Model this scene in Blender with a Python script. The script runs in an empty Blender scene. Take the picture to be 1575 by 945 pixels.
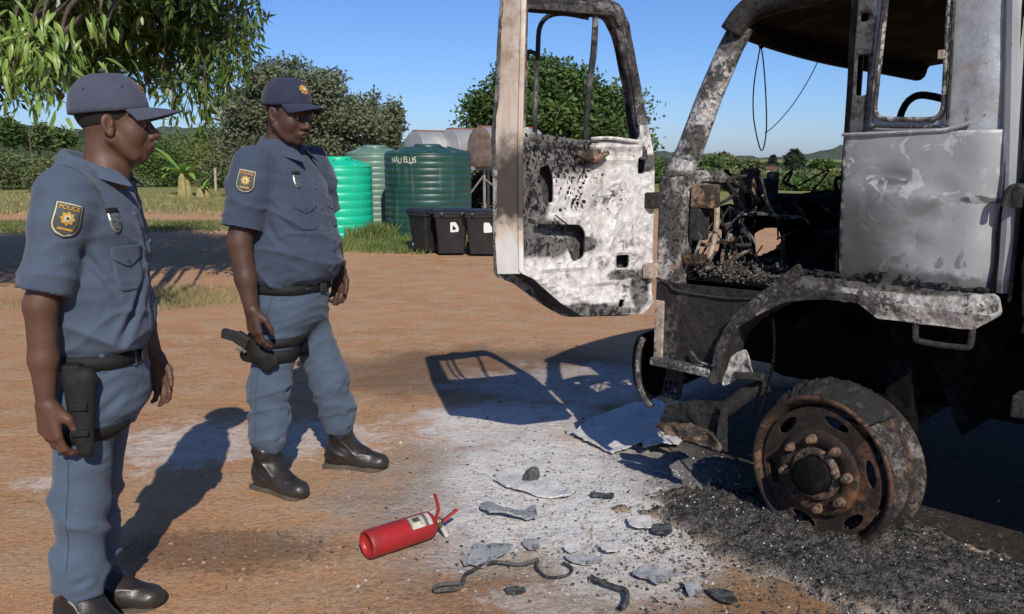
import bpy, bmesh, math, random
import numpy as np
from mathutils import Vector, Matrix, noise as mnoise
from mathutils.bvhtree import BVHTree
from mathutils.geometry import delaunay_2d_cdt
R = math.radians
scene = bpy.context.scene
C = scene.collection
# ---------------------------------------------------------------- camera, sky, sun, exposure
cam_d = bpy.data.cameras.new('camera'); cam = bpy.data.objects.new('camera', cam_d); C.objects.link(cam)
CAM_H = 1.53
cam.location = (0, 0, CAM_H); cam.rotation_euler = (R(90-10.2), 0, 0)
cam_d.sensor_width = 36; cam_d.lens = 36*1290/1575; cam_d.clip_start = .05; cam_d.clip_end = 3000
scene.camera = cam
SUN_EL, SHADOW_AZ = 36.5, -12.5        # shadows run away from the camera and a little to the left
world = bpy.data.worlds.new('World'); scene.world = world; world.use_nodes = True
wn = world.node_tree.nodes; bg = wn['Background']
sky = wn.new('ShaderNodeTexSky'); sky.sky_type = 'NISHITA'; sky.sun_disc = False
sky.sun_elevation = R(SUN_EL); sky.altitude = 700; sky.air_density = 1.0; sky.dust_density = .8; sky.ozone_density = 10.0
to_sun = Vector((-math.sin(R(SHADOW_AZ)), -math.cos(R(SHADOW_AZ)), math.tan(R(SUN_EL)))).normalized()
sky.sun_rotation = math.atan2(to_sun.x, to_sun.y)
tint = wn.new('ShaderNodeMix'); tint.data_type = 'RGBA'; tint.blend_type = 'MULTIPLY'; tint.inputs[0].default_value = 1; tint.inputs[7].default_value = (1.02, 1.0, 1.10, 1)
world.node_tree.links.new(sky.outputs[0], tint.inputs[6]); world.node_tree.links.new(tint.outputs[2], bg.inputs[0]); bg.inputs[1].default_value = .10
sun_d = bpy.data.lights.new('sun', 'SUN'); sun_d.energy = 4.3; sun_d.angle = R(.5); sun_d.color = (1, .93, .82)
sun = bpy.data.objects.new('sun', sun_d); C.objects.link(sun)
sun.rotation_euler = to_sun.to_track_quat('Z', 'Y').to_euler(); sun.location = (6, -10, 14)
scene.view_settings.view_transform = 'Standard'; scene.view_settings.look = 'None'
scene.view_settings.exposure = 0.12; scene.view_settings.gamma = 1
scene.cycles.max_bounces = 5; scene.cycles.diffuse_bounces = 3
rng = np.random.default_rng(7); random.seed(7)

# ---------------------------------------------------------------- object helpers
def tag(o, label=None, cat=None, group=None, kind=None):
    if label: o['label'] = label
    if cat: o['category'] = cat
    if group: o['group'] = group
    if kind: o['kind'] = kind
    return o
def empty(name, loc=(0, 0, 0), rz=0):
    o = bpy.data.objects.new(name, None); C.objects.link(o); o.location = loc; o.rotation_euler = (0, 0, rz); o.empty_display_size = .1
    return o
def mesh_obj(name, verts, faces, mat, parent=None, smooth=False):
    me = bpy.data.meshes.new(name)
    if isinstance(verts, np.ndarray) and isinstance(faces, np.ndarray):
        nv, nf, k = len(verts), len(faces), faces.shape[1]
        me.vertices.add(nv); me.vertices.foreach_set('co', np.asarray(verts, np.float32).ravel())
        me.loops.add(nf*k); me.loops.foreach_set('vertex_index', faces.astype(np.int32).ravel())
        me.polygons.add(nf); me.polygons.foreach_set('loop_start', np.arange(0, nf*k, k, dtype=np.int32))
        me.update(calc_edges=True)
    else:
        me.from_pydata([tuple(v) for v in verts], [], [tuple(int(i) for i in f) for f in faces])
    me.validate()
    o = bpy.data.objects.new(name, me); C.objects.link(o)
    for m in (mat if isinstance(mat, (list, tuple)) else [mat]): me.materials.append(m)
    if smooth: me.polygons.foreach_set('use_smooth', [True]*len(me.polygons))
    parent = parent or DEFAULT_PARENT[0]
    if parent is not None: o.parent = parent
    return o
DEFAULT_PARENT = [None]
class MB:
    """collects simple shapes into one mesh"""
    def __init__(s): s.v = []; s.f = []
    def add(s, v, f):
        n = len(s.v); s.v += [tuple(a) for a in v]; s.f += [tuple(int(i)+n for i in q) for q in f]; return s
    def box(s, c, d, rot=None, bev=0.0):
        hx, hy, hz = d[0]/2, d[1]/2, d[2]/2
        if bev:
            b = min(bev, hx*.9, hy*.9, hz*.9)
            bm = bmesh.new(); bmesh.ops.create_cube(bm, size=1)
            for v in bm.verts: v.co = Vector((v.co.x*d[0], v.co.y*d[1], v.co.z*d[2]))
            bmesh.ops.bevel(bm, geom=bm.edges[:], offset=b, segments=2, affect='EDGES', profile=.5)
            bm.verts.index_update(); V = [v.co.copy() for v in bm.verts]; F = [[v.index for v in f.verts] for f in bm.faces]; bm.free()
        else:
            V = [Vector((x*hx, y*hy, z*hz)) for x in (-1, 1) for y in (-1, 1) for z in (-1, 1)]
            F = [(0, 1, 3, 2), (4, 6, 7, 5), (0, 4, 5, 1), (2, 3, 7, 6), (0, 2, 6, 4), (1, 5, 7, 3)]
        M = rot.to_matrix() if rot is not None else Matrix.Identity(3)
        return s.add([M @ v + Vector(c) for v in V], F)
    def tube(s, pts, r, n=8, smooth=0, flat=1.0, caps=True):
        P = [Vector(p) for p in pts]
        rr = list(r) if hasattr(r, '__len__') else [r]*len(P)
        if smooth:
            Q = []; rq = []
            for i in range(len(P)-1):
                a, b, c, d = P[max(i-1, 0)], P[i], P[i+1], P[min(i+2, len(P)-1)]
                for k in range(smooth):
                    t = k/smooth
                    Q.append(.5*((2*b)+(c-a)*t+(2*a-5*b+4*c-d)*t*t+(3*b-a-3*c+d)*t**3)); rq.append(rr[i]*(1-t)+rr[i+1]*t)
            Q.append(P[-1]); rq.append(rr[-1]); P, rr = Q, rq
        V = []; F = []; up = None
        for i, p in enumerate(P):
            d = (P[min(i+1, len(P)-1)]-P[max(i-1, 0)]).normalized()
            if up is None: up = Vector((0, 0, 1)) if abs(d.z) < .9 else Vector((1, 0, 0))
            a = d.cross(up).normalized(); b = a.cross(d).normalized(); up = b
            for k in range(n):
                t = 2*math.pi*k/n; V.append(p+a*math.cos(t)*rr[i]+b*math.sin(t)*rr[i]*flat)
        for i in range(len(P)-1):
            for k in range(n):
                F.append((i*n+k, i*n+(k+1) % n, (i+1)*n+(k+1) % n, (i+1)*n+k))
        if caps: F += [tuple(range(n))[::-1], tuple(range((len(P)-1)*n, len(P)*n))]
        return s.add(V, F)
    def lathe(s, prof, n=32, M=None, jit=0.0):
        V = []; F = []; m = len(prof)
        for k in range(n):
            t = 2*math.pi*k/n
            for (r, z) in prof:
                q = Vector((r*math.cos(t), r*math.sin(t), z))
                if jit: q *= 1+jit*mnoise.noise(q*14)
                V.append(M @ q if M is not None else q)
        for k in range(n):
            for i in range(m-1):
                F.append((k*m+i, ((k+1) % n)*m+i, ((k+1) % n)*m+i+1, k*m+i+1))
        return s.add(V, F)
    def build(s, name, mat, parent=None, smooth=False): return mesh_obj(name, s.v, s.f, mat, parent, smooth)
def inside(pt, poly):
    x, y = pt; r = False; j = len(poly)-1
    for i in range(len(poly)):
        xi, yi = poly[i]; xj, yj = poly[j]
        if (yi > y) != (yj > y) and x < (xj-xi)*(y-yi)/(yj-yi)+xi: r = not r
        j = i
    return r
def densify(poly, step):
    out = []
    for i in range(len(poly)):
        a, b = poly[i], poly[(i+1) % len(poly)]
        L = math.hypot(b[0]-a[0], b[1]-a[1]); k = max(1, int(L/step))
        out += [(a[0]+(b[0]-a[0])*t/k, a[1]+(b[1]-a[1])*t/k) for t in range(k)]
    return out
def dens_line(p, step): return densify(p, step)[:-max(1, int(math.hypot(p[0][0]-p[-1][0], p[0][1]-p[-1][1])/step))]+[p[-1]]
def rrect(x0, x1, y0, y1, r, n=4):
    P = []
    for cx, cy, a0 in ((x1-r, y1-r, 0), (x0+r, y1-r, 90), (x0+r, y0+r, 180), (x1-r, y0+r, 270)):
        P += [(cx+r*math.cos(R(a0+90*k/n)), cy+r*math.sin(R(a0+90*k/n))) for k in range(n+1)]
    return P
def round_poly(poly, r, n=4):
    P = []; m = len(poly)
    for i in range(m):
        a, b, c = Vector(poly[i-1]), Vector(poly[i]), Vector(poly[(i+1) % m])
        u = (a-b); w = (c-b); q = min(r, u.length*.45, w.length*.45); p0 = b+u.normalized()*q; p1 = b+w.normalized()*q
        for k in range(n+1):
            t = k/n; z = p0*(1-t)**2+b*2*t*(1-t)+p1*t*t; P.append((z.x, z.y))
    return P
def plate(outer, holes=(), th=.004, step=.03, to3=None, disp=None, rough_edge=0.0):
    """flat sheet with holes, both skins and edge walls; to3(x, y, w) places it, disp(x, y) dents it"""
    polys = [densify(outer, step)]+[densify(h, step*.6) for h in holes]
    if rough_edge:
        polys = [[(x+rough_edge*mnoise.noise(Vector((x*37, y*37, 3))), y+rough_edge*mnoise.noise(Vector((x*37, y*37, 9)))) for x, y in p] for p in polys]
    pts = []; edges = []
    for p in polys:
        n = len(pts); pts += p; edges += [(n+i, n+(i+1) % len(p)) for i in range(len(p))]
    xs = [p[0] for p in polys[0]]; ys = [p[1] for p in polys[0]]
    gx = np.arange(min(xs)+step*.5, max(xs), step); gy = np.arange(min(ys)+step*.5, max(ys), step)
    for j, y in enumerate(gy):
        for x in gx:
            q = (x+(step*.5 if j % 2 else 0), y)
            if inside(q, polys[0]) and not any(inside(q, h) for h in polys[1:]): pts.append(q)
    V, E, Fc, *_ = delaunay_2d_cdt([Vector(p) for p in pts], edges, [], 0, 1e-6)
    F = []
    for f in Fc:
        c = sum((V[i] for i in f), Vector((0, 0)))/len(f)
        if inside(c, polys[0]) and not any(inside(c, h) for h in polys[1:]): F.append(tuple(f))
    n = len(V); d = [disp(v.x, v.y) if disp else 0 for v in V]
    V3 = [to3(v.x, v.y, d[i]) for i, v in enumerate(V)]+[to3(v.x, v.y, d[i]+th) for i, v in enumerate(V)]
    cnt = {}
    for f in F:
        for i in range(len(f)):
            a, b = f[i], f[(i+1) % len(f)]; k = (min(a, b), max(a, b)); cnt.setdefault(k, []).append((a, b))
    FF = F+[tuple(i+n for i in f[::-1]) for f in F]
    for k, l in cnt.items():
        if len(l) == 1: a, b = l[0]; FF.append((b, a, a+n, b+n))
    return V3, FF
def fbm(x, y, z=0., o=4): return mnoise.fractal(Vector((x, y, z)), 1.0, 2.0, o)

# ---------------------------------------------------------------- material helpers
class NT:
    def __init__(s, name):
        s.m = bpy.data.materials.new(name); s.m.use_nodes = True; s.t = s.m.node_tree
        s.b = s.t.nodes['Principled BSDF']; s.tc = s.t.nodes.new('ShaderNodeTexCoord'); s.co = s.tc.outputs['Object']
    def lk(s, a, b): s.t.links.new(a, b)
    def val(s, sock, v):
        if hasattr(v, 'is_output') or isinstance(v, bpy.types.NodeSocket): s.lk(v, sock)
        else:
            if isinstance(v, (tuple, list)) and len(v) == 3 and sock.type == 'RGBA': v = (*v, 1)
            sock.default_value = v
    def mapp(s, scale=(1, 1, 1), rot=(0, 0, 0), loc=(0, 0, 0), co=None):
        n = s.t.nodes.new('ShaderNodeMapping'); n.inputs['Scale'].default_value = scale; n.inputs['Rotation'].default_value = rot; n.inputs['Location'].default_value = loc
        s.lk(co or s.co, n.inputs[0]); return n.outputs[0]
    def noise(s, scale, detail=4, rough=.55, dist=0, co=None, col=False):
        n = s.t.nodes.new('ShaderNodeTexNoise'); n.inputs['Scale'].default_value = scale; n.inputs['Detail'].default_value = detail
        n.inputs['Roughness'].default_value = rough; n.inputs['Distortion'].default_value = dist
        s.lk(co or s.co, n.inputs['Vector']); return n.outputs['Color' if col else 'Fac']
    def vor(s, scale, co=None, feat='F1', out='Distance'):
        n = s.t.nodes.new('ShaderNodeTexVoronoi'); n.feature = feat; n.inputs['Scale'].default_value = scale; s.lk(co or s.co, n.inputs['Vector']); return n.outputs[out]
    def ramp(s, fac, stops):
        n = s.t.nodes.new('ShaderNodeValToRGB'); e = n.color_ramp.elements
        while len(e) < len(stops): e.new(.5)
        for i, (p, c) in enumerate(stops):
            e[i].position = p; e[i].color = (c, c, c, 1) if not hasattr(c, '__len__') else (*c, 1)
        s.val(n.inputs[0], fac); return n.outputs[0]
    def mr(s, v, a, b, c=0., d=1.):
        n = s.t.nodes.new('ShaderNodeMapRange'); n.interpolation_type = 'SMOOTHSTEP'
        for i, q in enumerate((v, a, b, c, d)): s.val(n.inputs[i], q)
        return n.outputs[0]
    def mix(s, f, a, b, mode='MIX'):
        n = s.t.nodes.new('ShaderNodeMix'); n.data_type = 'RGBA'; n.blend_type = mode
        s.val(n.inputs[0], f); s.val(n.inputs[6], a); s.val(n.inputs[7], b); return n.outputs[2]
    def ma(s, op, a, b=0.):
        n = s.t.nodes.new('ShaderNodeMath'); n.operation = op; s.val(n.inputs[0], a); s.val(n.inputs[1], b); return n.outputs[0]
    def blob(s, c, r, noise=None, amt=.5, a=1.15, b=.55, co=None):
        """1 inside the ellipsoid of centre c and radii r (0 = ignore that axis), soft wobbly edge"""
        inv = tuple(0 if q == 0 else 1/q for q in r)
        m = s.mapp(scale=inv, loc=tuple(-ci*i for ci, i in zip(c, inv)), co=co)
        n = s.t.nodes.new('ShaderNodeVectorMath'); n.operation = 'LENGTH'; s.lk(m, n.inputs[0]); d = n.outputs['Value']
        if noise is not None: d = s.ma('ADD', d, s.ma('MULTIPLY', s.ma('SUBTRACT', noise, .5), amt*2))
        return s.mr(d, a, b)
    def bump(s, h, strength=.5, dist=.01):
        n = s.t.nodes.new('ShaderNodeBump'); n.inputs['Strength'].default_value = strength; n.inputs['Distance'].default_value = dist
        s.lk(h, n.inputs['Height']); s.lk(n.outputs[0], s.b.inputs['Normal']); return s
    def out(s, col, rough=.7, metal=0., spec=.5):
        s.val(s.b.inputs['Base Color'], col); s.val(s.b.inputs['Roughness'], rough); s.val(s.b.inputs['Metallic'], metal); s.b.inputs['Specular IOR Level'].default_value = spec
        return s.m
def simple(name, c1, c2=None, scale=6., rough=.7, metal=0., bump=.0, bscale=60., spec=.4, detail=5, dist=.004):
    n = NT(name); c2 = c2 or tuple(x*.75 for x in c1)
    col = n.mix(n.ramp(n.noise(scale, detail), [(.35, 0), (.65, 1)]), c1, c2)
    if bump: n.bump(n.noise(bscale, 4), bump, dist)
    return n.out(col, rough, metal, spec)
def burnt(name, light, mid, soot, bias=.5, scale=5., rust=None, rust_amt=.5, blobs=(), clear=(), flake=26., rough=.75, metal=0., bump=.6, spec=.35):
    """fire-scoured sheet metal: pale ash and bare metal, soot clouds, flaking black paint, rust"""
    n = NT(name)
    big = n.noise(scale, 8, .62); fine = n.noise(scale*7, 6, .65); fl = n.noise(flake, 5, .7, .6)
    col = n.mix(n.ramp(fine, [(.38, 0), (.62, 1)]), light, mid)
    if rust: col = n.mix(n.ramp(n.noise(scale*1.7, 6, .6, .4), [(rust_amt, 0), (rust_amt+.16, 1)]), col, rust)
    s = n.ramp(big, [(bias, 0), (min(bias+.085, 1), 1)])
    for (c, r) in blobs: s = n.ma('MAXIMUM', s, n.blob(c, r, big, .8, 1.1, .75))
    for (c, r) in clear: s = n.ma('MULTIPLY', s, n.ma('SUBTRACT', 1., n.blob(c, r, big, .7, 1.1, .75)))
    sp = n.ramp(fl, [(.44, 1), (.50, 0)]); s2 = n.ma('MULTIPLY', s, n.ma('ADD', .80, n.ma('MULTIPLY', sp, .20)))
    near = n.ramp(big, [(max(bias-.12, 0), 0), (bias, 1)])                          # blistered fringe of every soot cloud
    s3 = n.ma('MAXIMUM', s2, n.ma('MULTIPLY', n.ma('MULTIPLY', near, n.ramp(fl, [(.50, 0), (.55, 1)])), .92))
    s3 = n.ma('MAXIMUM', s3, n.ma('MULTIPLY', n.ramp(fl, [(.655, 0), (.69, 1)]), .85))
    dr = n.noise(scale*4, 5, .65, .4, co=n.mapp(scale=(1, 1, .16))); s3 = n.ma('MAXIMUM', s3, n.ma('MULTIPLY', n.ramp(dr, [(.60, 0), (.70, .7)]), n.ramp(fine, [(.42, 0), (.6, 1)])))   # runs and drips
    col = n.mix(s3, col, soot)
    n.bump(n.ma('ADD', fl, n.ma('MULTIPLY', fine, .5)), bump, .006)
    return n.out(col, n.mr(s3, 0, 1, rough*.75, .92), metal, spec)

# ---------------------------------------------------------------- implicit-surface modelling (bodies, clothes, boots)
def smin(a, b, k):
    h = np.clip(.5+.5*(b-a)/k, 0, 1); return b+(a-b)*h-k*h*(1-h)
class SDF:
    def __init__(s, lo, hi, res):
        s.res = res; s.ax = [np.arange(lo[i], hi[i]+res, res, dtype=np.float32) for i in range(3)]
        s.F = np.full([len(a) for a in s.ax], .5, np.float32)
    def sub(s, lo, hi, pad):
        sl = []
        for i in range(3):
            a = s.ax[i]; i0 = max(0, int((lo[i]-pad-a[0])/s.res)); i1 = min(len(a), int((hi[i]+pad-a[0])/s.res)+2)
            if i1 <= i0: return None
            sl.append(slice(i0, i1))
        X = s.ax[0][sl[0]][:, None, None]; Y = s.ax[1][sl[1]][None, :, None]; Z = s.ax[2][sl[2]][None, None, :]
        return tuple(sl), X, Y, Z
    def put(s, q, d, k, op):
        sl = q; A = s.F[sl]
        if op == 'add': s.F[sl] = smin(A, d, k) if k > 0 else np.minimum(A, d)
        else: s.F[sl] = -smin(-A, d, k) if k > 0 else np.maximum(A, -d)
    def cone(s, a, b, r1, r2, k=.02, op='add', flat=None):
        a = np.array(a, float); b = np.array(b, float); m = max(r1, r2)
        q = s.sub(np.minimum(a, b)-m, np.maximum(a, b)+m, k*1.5+.02)
        if q is None: return s
        sl, X, Y, Z = q; ab = b-a; L = ab@ab+1e-12
        px, py, pz = X-a[0], Y-a[1], Z-a[2]
        t = np.clip((px*ab[0]+py*ab[1]+pz*ab[2])/L, 0, 1)
        dx, dy, dz = px-t*ab[0], py-t*ab[1], pz-t*ab[2]
        if flat is not None:
            f, w = flat; g = (dx*f[0]+dy*f[1]+dz*f[2])*(w-1); dx, dy, dz = dx+g*f[0], dy+g*f[1], dz+g*f[2]
        s.put(sl, (np.sqrt(dx*dx+dy*dy+dz*dz)-(r1+(r2-r1)*t)).astype(np.float32), k, op); return s
    def ell(s, c, r, Rm=None, k=.02, op='add'):
        c = np.array(c, float); r = np.array(r, float); m = r.max()
        q = s.sub(c-m, c+m, k*1.5+.02)
        if q is None: return s
        sl, X, Y, Z = q; x, y, z = X-c[0], Y-c[1], Z-c[2]
        if Rm is not None:
            M = np.array(Rm); x, y, z = (M[0, 0]*x+M[1, 0]*y+M[2, 0]*z, M[0, 1]*x+M[1, 1]*y+M[2, 1]*z, M[0, 2]*x+M[1, 2]*y+M[2, 2]*z)
        k0 = np.sqrt((x/r[0])**2+(y/r[1])**2+(z/r[2])**2); k1 = np.sqrt((x/r[0]**2)**2+(y/r[1]**2)**2+(z/r[2]**2)**2)+1e-9
        s.put(sl, (k0*(k0-1)/k1).astype(np.float32), k, op); return s
    def loft(s, sec, k=.03, n=2.3, op='add'):
        """stack of horizontal super-ellipses: rows z, cx, cy, rx, ry"""
        S = np.array(sec, float); lo = (min(S[:, 1]-S[:, 3]), min(S[:, 2]-S[:, 4]), S[0, 0]); hi = (max(S[:, 1]+S[:, 3]), max(S[:, 2]+S[:, 4]), S[-1, 0])
        q = s.sub(lo, hi, k*1.5+.02)
        sl, X, Y, Z = q; z = Z[0, 0]
        zs = np.linspace(S[0, 0], S[-1, 0], 80); ker = np.array([1, 2, 3, 2, 1])/9
        def it(c):
            v = np.interp(zs, S[:, 0], S[:, c]); v = np.convolve(np.pad(v, 2, 'edge'), ker, 'valid'); return np.interp(z, zs, v)[None, None, :]
        cx, cy, rx, ry = it(1), it(2), it(3), it(4)
        e = (np.abs((X-cx)/rx)**n+np.abs((Y-cy)/ry)**n)**(1/n)
        d = (e-1)*np.minimum(rx, ry); d = np.maximum(d, np.maximum(S[0, 0]-Z, Z-S[-1, 0]))
        s.put(sl, d.astype(np.float32), k, op); return s
    def cut(s, p, nrm):
        """removes what lies on the nrm side of the plane through p"""
        X = s.ax[0][:, None, None]; Y = s.ax[1][None, :, None]; Z = s.ax[2][None, None, :]
        s.F = np.maximum(s.F, ((X-p[0])*nrm[0]+(Y-p[1])*nrm[1]+(Z-p[2])*nrm[2]).astype(np.float32)); return s
    def cutbox(s, lo, hi, p, nrm):
        q = s.sub(lo, hi, 0)
        if q is None: return s
        sl, X, Y, Z = q; s.F[sl] = np.maximum(s.F[sl], ((X-p[0])*nrm[0]+(Y-p[1])*nrm[1]+(Z-p[2])*nrm[2]).astype(np.float32)); return s
    def mesh(s):
        F = s.F; S = F < 0; n0, n1, n2 = F.shape
        cs = [(i, j, k) for i in (0, 1) for j in (0, 1) for k in (0, 1)]
        cnt = np.zeros((n0-1, n1-1, n2-1), np.int8)
        for (i, j, k) in cs: cnt += S[i:n0-1+i, j:n1-1+j, k:n2-1+k]
        act = np.argwhere((cnt > 0) & (cnt < 8)); idx = np.full(cnt.shape, -1, np.int32); idx[act[:, 0], act[:, 1], act[:, 2]] = np.arange(len(act))
        val = np.stack([F[act[:, 0]+i, act[:, 1]+j, act[:, 2]+k] for (i, j, k) in cs], 1)
        acc = np.zeros((len(act), 3)); w = np.zeros(len(act)); cc = np.array(cs, float)
        for a in range(8):
            for b in range(a+1, 8):
                if abs(cc[a]-cc[b]).sum() != 1: continue
                va, vb = val[:, a], val[:, b]; m = (va < 0) != (vb < 0); t = np.where(m, va/(va-vb+1e-12), 0)
                acc += np.where(m[:, None], cc[a]+(cc[b]-cc[a])*t[:, None], 0); w += m
        P = act+acc/w[:, None]; V = P*s.res+np.array([a[0] for a in s.ax])
        Q = []
        for ax in range(3):
            o = [1, 1, 1]; o[ax] = 0
            A = S[tuple(slice(o[i], F.shape[i]-1) for i in range(3))]
            B = S[tuple(slice(o[i]+(1 if i == ax else 0), F.shape[i]-1+(1 if i == ax else 0)) for i in range(3))]
            # edges from p to p+e_ax, p interior in the other two axes
            B = B[tuple(slice(0, A.shape[i]) for i in range(3))]
            e = np.argwhere(A != B); flip = A[e[:, 0], e[:, 1], e[:, 2]]; e = e+np.array(o)
            u, v = [(1, 2), (2, 0), (0, 1)][ax]; U = np.zeros(3, int); U[u] = 1; W = np.zeros(3, int); W[v] = 1
            g = lambda p: idx[p[:, 0], p[:, 1], p[:, 2]]
            q = np.stack([g(e-U-W), g(e-W), g(e), g(e-U)], 1); q[~flip] = q[~flip][:, ::-1]; Q.append(q[(q >= 0).all(1)])
        return V, np.concatenate(Q)
def vnormals(V, F):
    n = np.cross(V[F[:, 2]]-V[F[:, 0]], V[F[:, 3]]-V[F[:, 1]]); N = np.zeros_like(V)
    for i in range(4): np.add.at(N, F[:, i], n)
    return N/(np.linalg.norm(N, axis=1, keepdims=True)+1e-9)
# ================================================================ GROUND
PX = 787.5; PY = 472.5; FP = 1290.; PIT = R(10.2)
def on_ground(px, py, z=0.):
    """world point where a line of sight through that spot of the photograph meets the height z (used to survey positions)"""
    d = Vector(((px-PX)/FP, math.cos(PIT)-(py-PY)/FP*math.sin(PIT), -math.sin(PIT)-(py-PY)/FP*math.cos(PIT)))
    return Vector((0, 0, CAM_H))+d*((z-CAM_H)/d.z)
def at_depth(px, py, y):
    d = Vector(((px-PX)/FP, math.cos(PIT)-(py-PY)/FP*math.sin(PIT), -math.sin(PIT)-(py-PY)/FP*math.cos(PIT)))
    return Vector((0, 0, CAM_H))+d*(y/d.y)
def ground_material():
    n = NT('red_earth'); co = n.co
    big = n.noise(.55, 6, .6); mid = n.noise(3.2, 7, .62); fine = n.noise(38, 6, .7); grit = n.noise(150, 3, .7)
    dirt = n.mix(n.ramp(big, [(.35, 0), (.68, 1)]), (.53, .295, .155), (.43, .23, .115))
    dirt = n.mix(n.ramp(mid, [(.42, 0), (.62, 1)]), dirt, (.49, .325, .195))
    dirt = n.mix(n.ma('MULTIPLY', n.ramp(fine, [(.36, 1), (.5, 0)]), .5), dirt, (.24, .12, .06))
    dirt = n.mix(n.ma('MULTIPLY', n.ramp(grit, [(.60, 0), (.70, 1)]), .55), dirt, (.55, .40, .27))
    dirt = n.mix(n.ma('MULTIPLY', n.ramp(grit, [(.30, 1), (.37, 0)]), .6), dirt, (.13, .075, .045))
    stretch = n.mapp(scale=(.25, 1.6, 1)); band = n.noise(.9, 5, .6, .3, co=stretch)
    # far field: dry and green grass, a bare track through it
    sep = n.t.nodes.new('ShaderNodeSeparateXYZ'); n.lk(co, sep.inputs[0]); Y = sep.outputs[1]; X = sep.outputs[0]
    yb = n.ma('ADD', Y, n.ma('MULTIPLY', n.ma('SUBTRACT', band, .5), 7.))
    grass = n.mix(n.ramp(n.noise(1.6, 6, .65), [(.38, 0), (.62, 1)]), (.33, .29, .11), (.17, .20, .06))
    grass = n.mix(n.ma('MULTIPLY', n.ramp(n.noise(22, 5, .7), [(.4, 1), (.55, 0)]), .5), grass, (.10, .10, .03))
    g1 = n.mr(yb, 22.5, 25); g2 = n.ma('MULTIPLY', n.mr(yb, 17.2, 18.2), n.mr(yb, 20.6, 19.6)); g2 = n.ma('MULTIPLY', g2, n.mr(X, 0., -4.))
    gm = n.ma('MAXIMUM', g1, n.ma('MULTIPLY', g2, .8))
    gm = n.ma('MAXIMUM', gm, n.blob((-2.3, 14.9, 0), (2.3, 1.5, 0), mid, .3))
    gm = n.ma('MAXIMUM', gm, n.ma('MULTIPLY', n.blob((-4.1, 9.0, 0), (1.5, .75, 0), fine, .6), .45))
    col = n.mix(gm, dirt, grass)
    # fire: grey-white ash, charcoal
    nz = n.noise(2.6, 8, .66, .5); nf = n.noise(26, 6, .75)
    tl = n.mapp(rot=(0, 0, R(44)), co=n.mapp(loc=(-.628, -3.7, 0)))          # along and across the truck
    dk = n.blob((2.3, 1.5, 0), (3.3, 2.08, 0), nz, .22, 1.12, .84, co=tl)
    dk = n.ma('MAXIMUM', dk, n.ma('MULTIPLY', n.blob((.95, -.12, 0), (.75, .30, 0), nz, .55, co=tl), .9))
    dk = n.ma('MAXIMUM', dk, n.ma('MULTIPLY', n.blob((1.75, -.15, 0), (1.2, .34, 0), nz, .5, co=tl), .9))
    dk = n.ma('MAXIMUM', dk, n.ma('MULTIPLY', n.blob((-.1, 5.9, 0), (1.5, .9, 0), nz, .5), .55))
    dk = n.ma('MAXIMUM', dk, n.ma('MULTIPLY', n.blob((-1.15, 3.1, 0), (.5, .22, 0), nf, .9), .5))
    dk = n.ma('MAXIMUM', dk, n.ma('MULTIPLY', n.blob((.5, 2.75, 0), (1.0, .35, 0), nf, .9), .4))
    wh = n.blob((.34, 3.72, 0), (.80, 1.0, 0), nz, .5)
    wh = n.ma('MAXIMUM', wh, n.blob((.40, 3.05, 0), (.35, .45, 0), nz, .7))
    wh = n.ma('MAXIMUM', wh, n.ma('MULTIPLY', n.blob((.0, 4.7, 0), (.75, .5, 0), nz, .9), .8))
    wh = n.ma('MAXIMUM', wh, n.ma('MULTIPLY', n.blob((.5, 5.6, 0), (1.0, .6, 0), nz, .8), .7))
    wh = n.ma('MAXIMUM', wh, n.ma('MULTIPLY', n.blob((-1.75, 4.35, 0), (.45, .40, 0), n.noise(8, 7, .7, .8), 1.5), .5))
    wh = n.ma('MAXIMUM', wh, n.ma('MULTIPLY', n.blob((-1.1, 4.45, 0), (.5, .32, 0), n.noise(7, 7, .7, .8), 1.5), .5))
    wh = n.ma('MAXIMUM', wh, n.ma('MULTIPLY', n.blob((-2.2, 3.8, 0), (.22, .10, 0), n.noise(9, 7, .7, .8), 1.5), .5))
    wh = n.ma('MAXIMUM', wh, n.ma('MULTIPLY', n.blob((.15, 2.72, 0), (.3, .12, 0), nf, 1.3), .6))
    wh = n.ma('MULTIPLY', wh, n.ma('SUBTRACT', 1., n.ma('MULTIPLY', dk, .8)))
    gry = n.blob((.08, 3.65, 0), (1.05, .95, 0), nz, .6)
    col = n.mix(n.ma('MULTIPLY', gry, n.ramp(nf, [(.40, .9), (.60, .25)])), col, (.30, .295, .285))
    col = n.mix(n.ma('MULTIPLY', dk, n.ramp(nf, [(.36, 1), (.72, .90)])), col, (.024, .023, .023))
    col = n.mix(n.ma('MULTIPLY', wh, n.ramp(n.noise(9, 8, .72), [(.28, .30), (.52, .97)])), col, (.74, .73, .71))
    # flecks of charcoal and white ash among the dust
    fleck = n.vor(44); fz = n.ma('MAXIMUM', wh, n.ma('MAXIMUM', gry, n.ma('MULTIPLY', dk, .5)))
    col = n.mix(n.ma('MULTIPLY', n.ma('MULTIPLY', n.ramp(fleck, [(.16, 1), (.24, 0)]), fz), n.ramp(n.noise(70, 2), [(.40, 0), (.5, .9)])), col, (.04, .04, .04))
    col = n.mix(n.ma('MULTIPLY', n.ma('MULTIPLY', n.ramp(n.vor(48, co=n.mapp(loc=(3, 1, 0))), [(.15, 1), (.22, 0)]), fz), n.ramp(n.noise(55, 2), [(.5, 0), (.58, .8)])), col, (.7, .7, .68))
    h = n.ma('ADD', n.ma('MULTIPLY', fine, 1.0), n.ma('ADD', n.ma('MULTIPLY', grit, .35), n.ma('MULTIPLY', mid, 1.5)))
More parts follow.
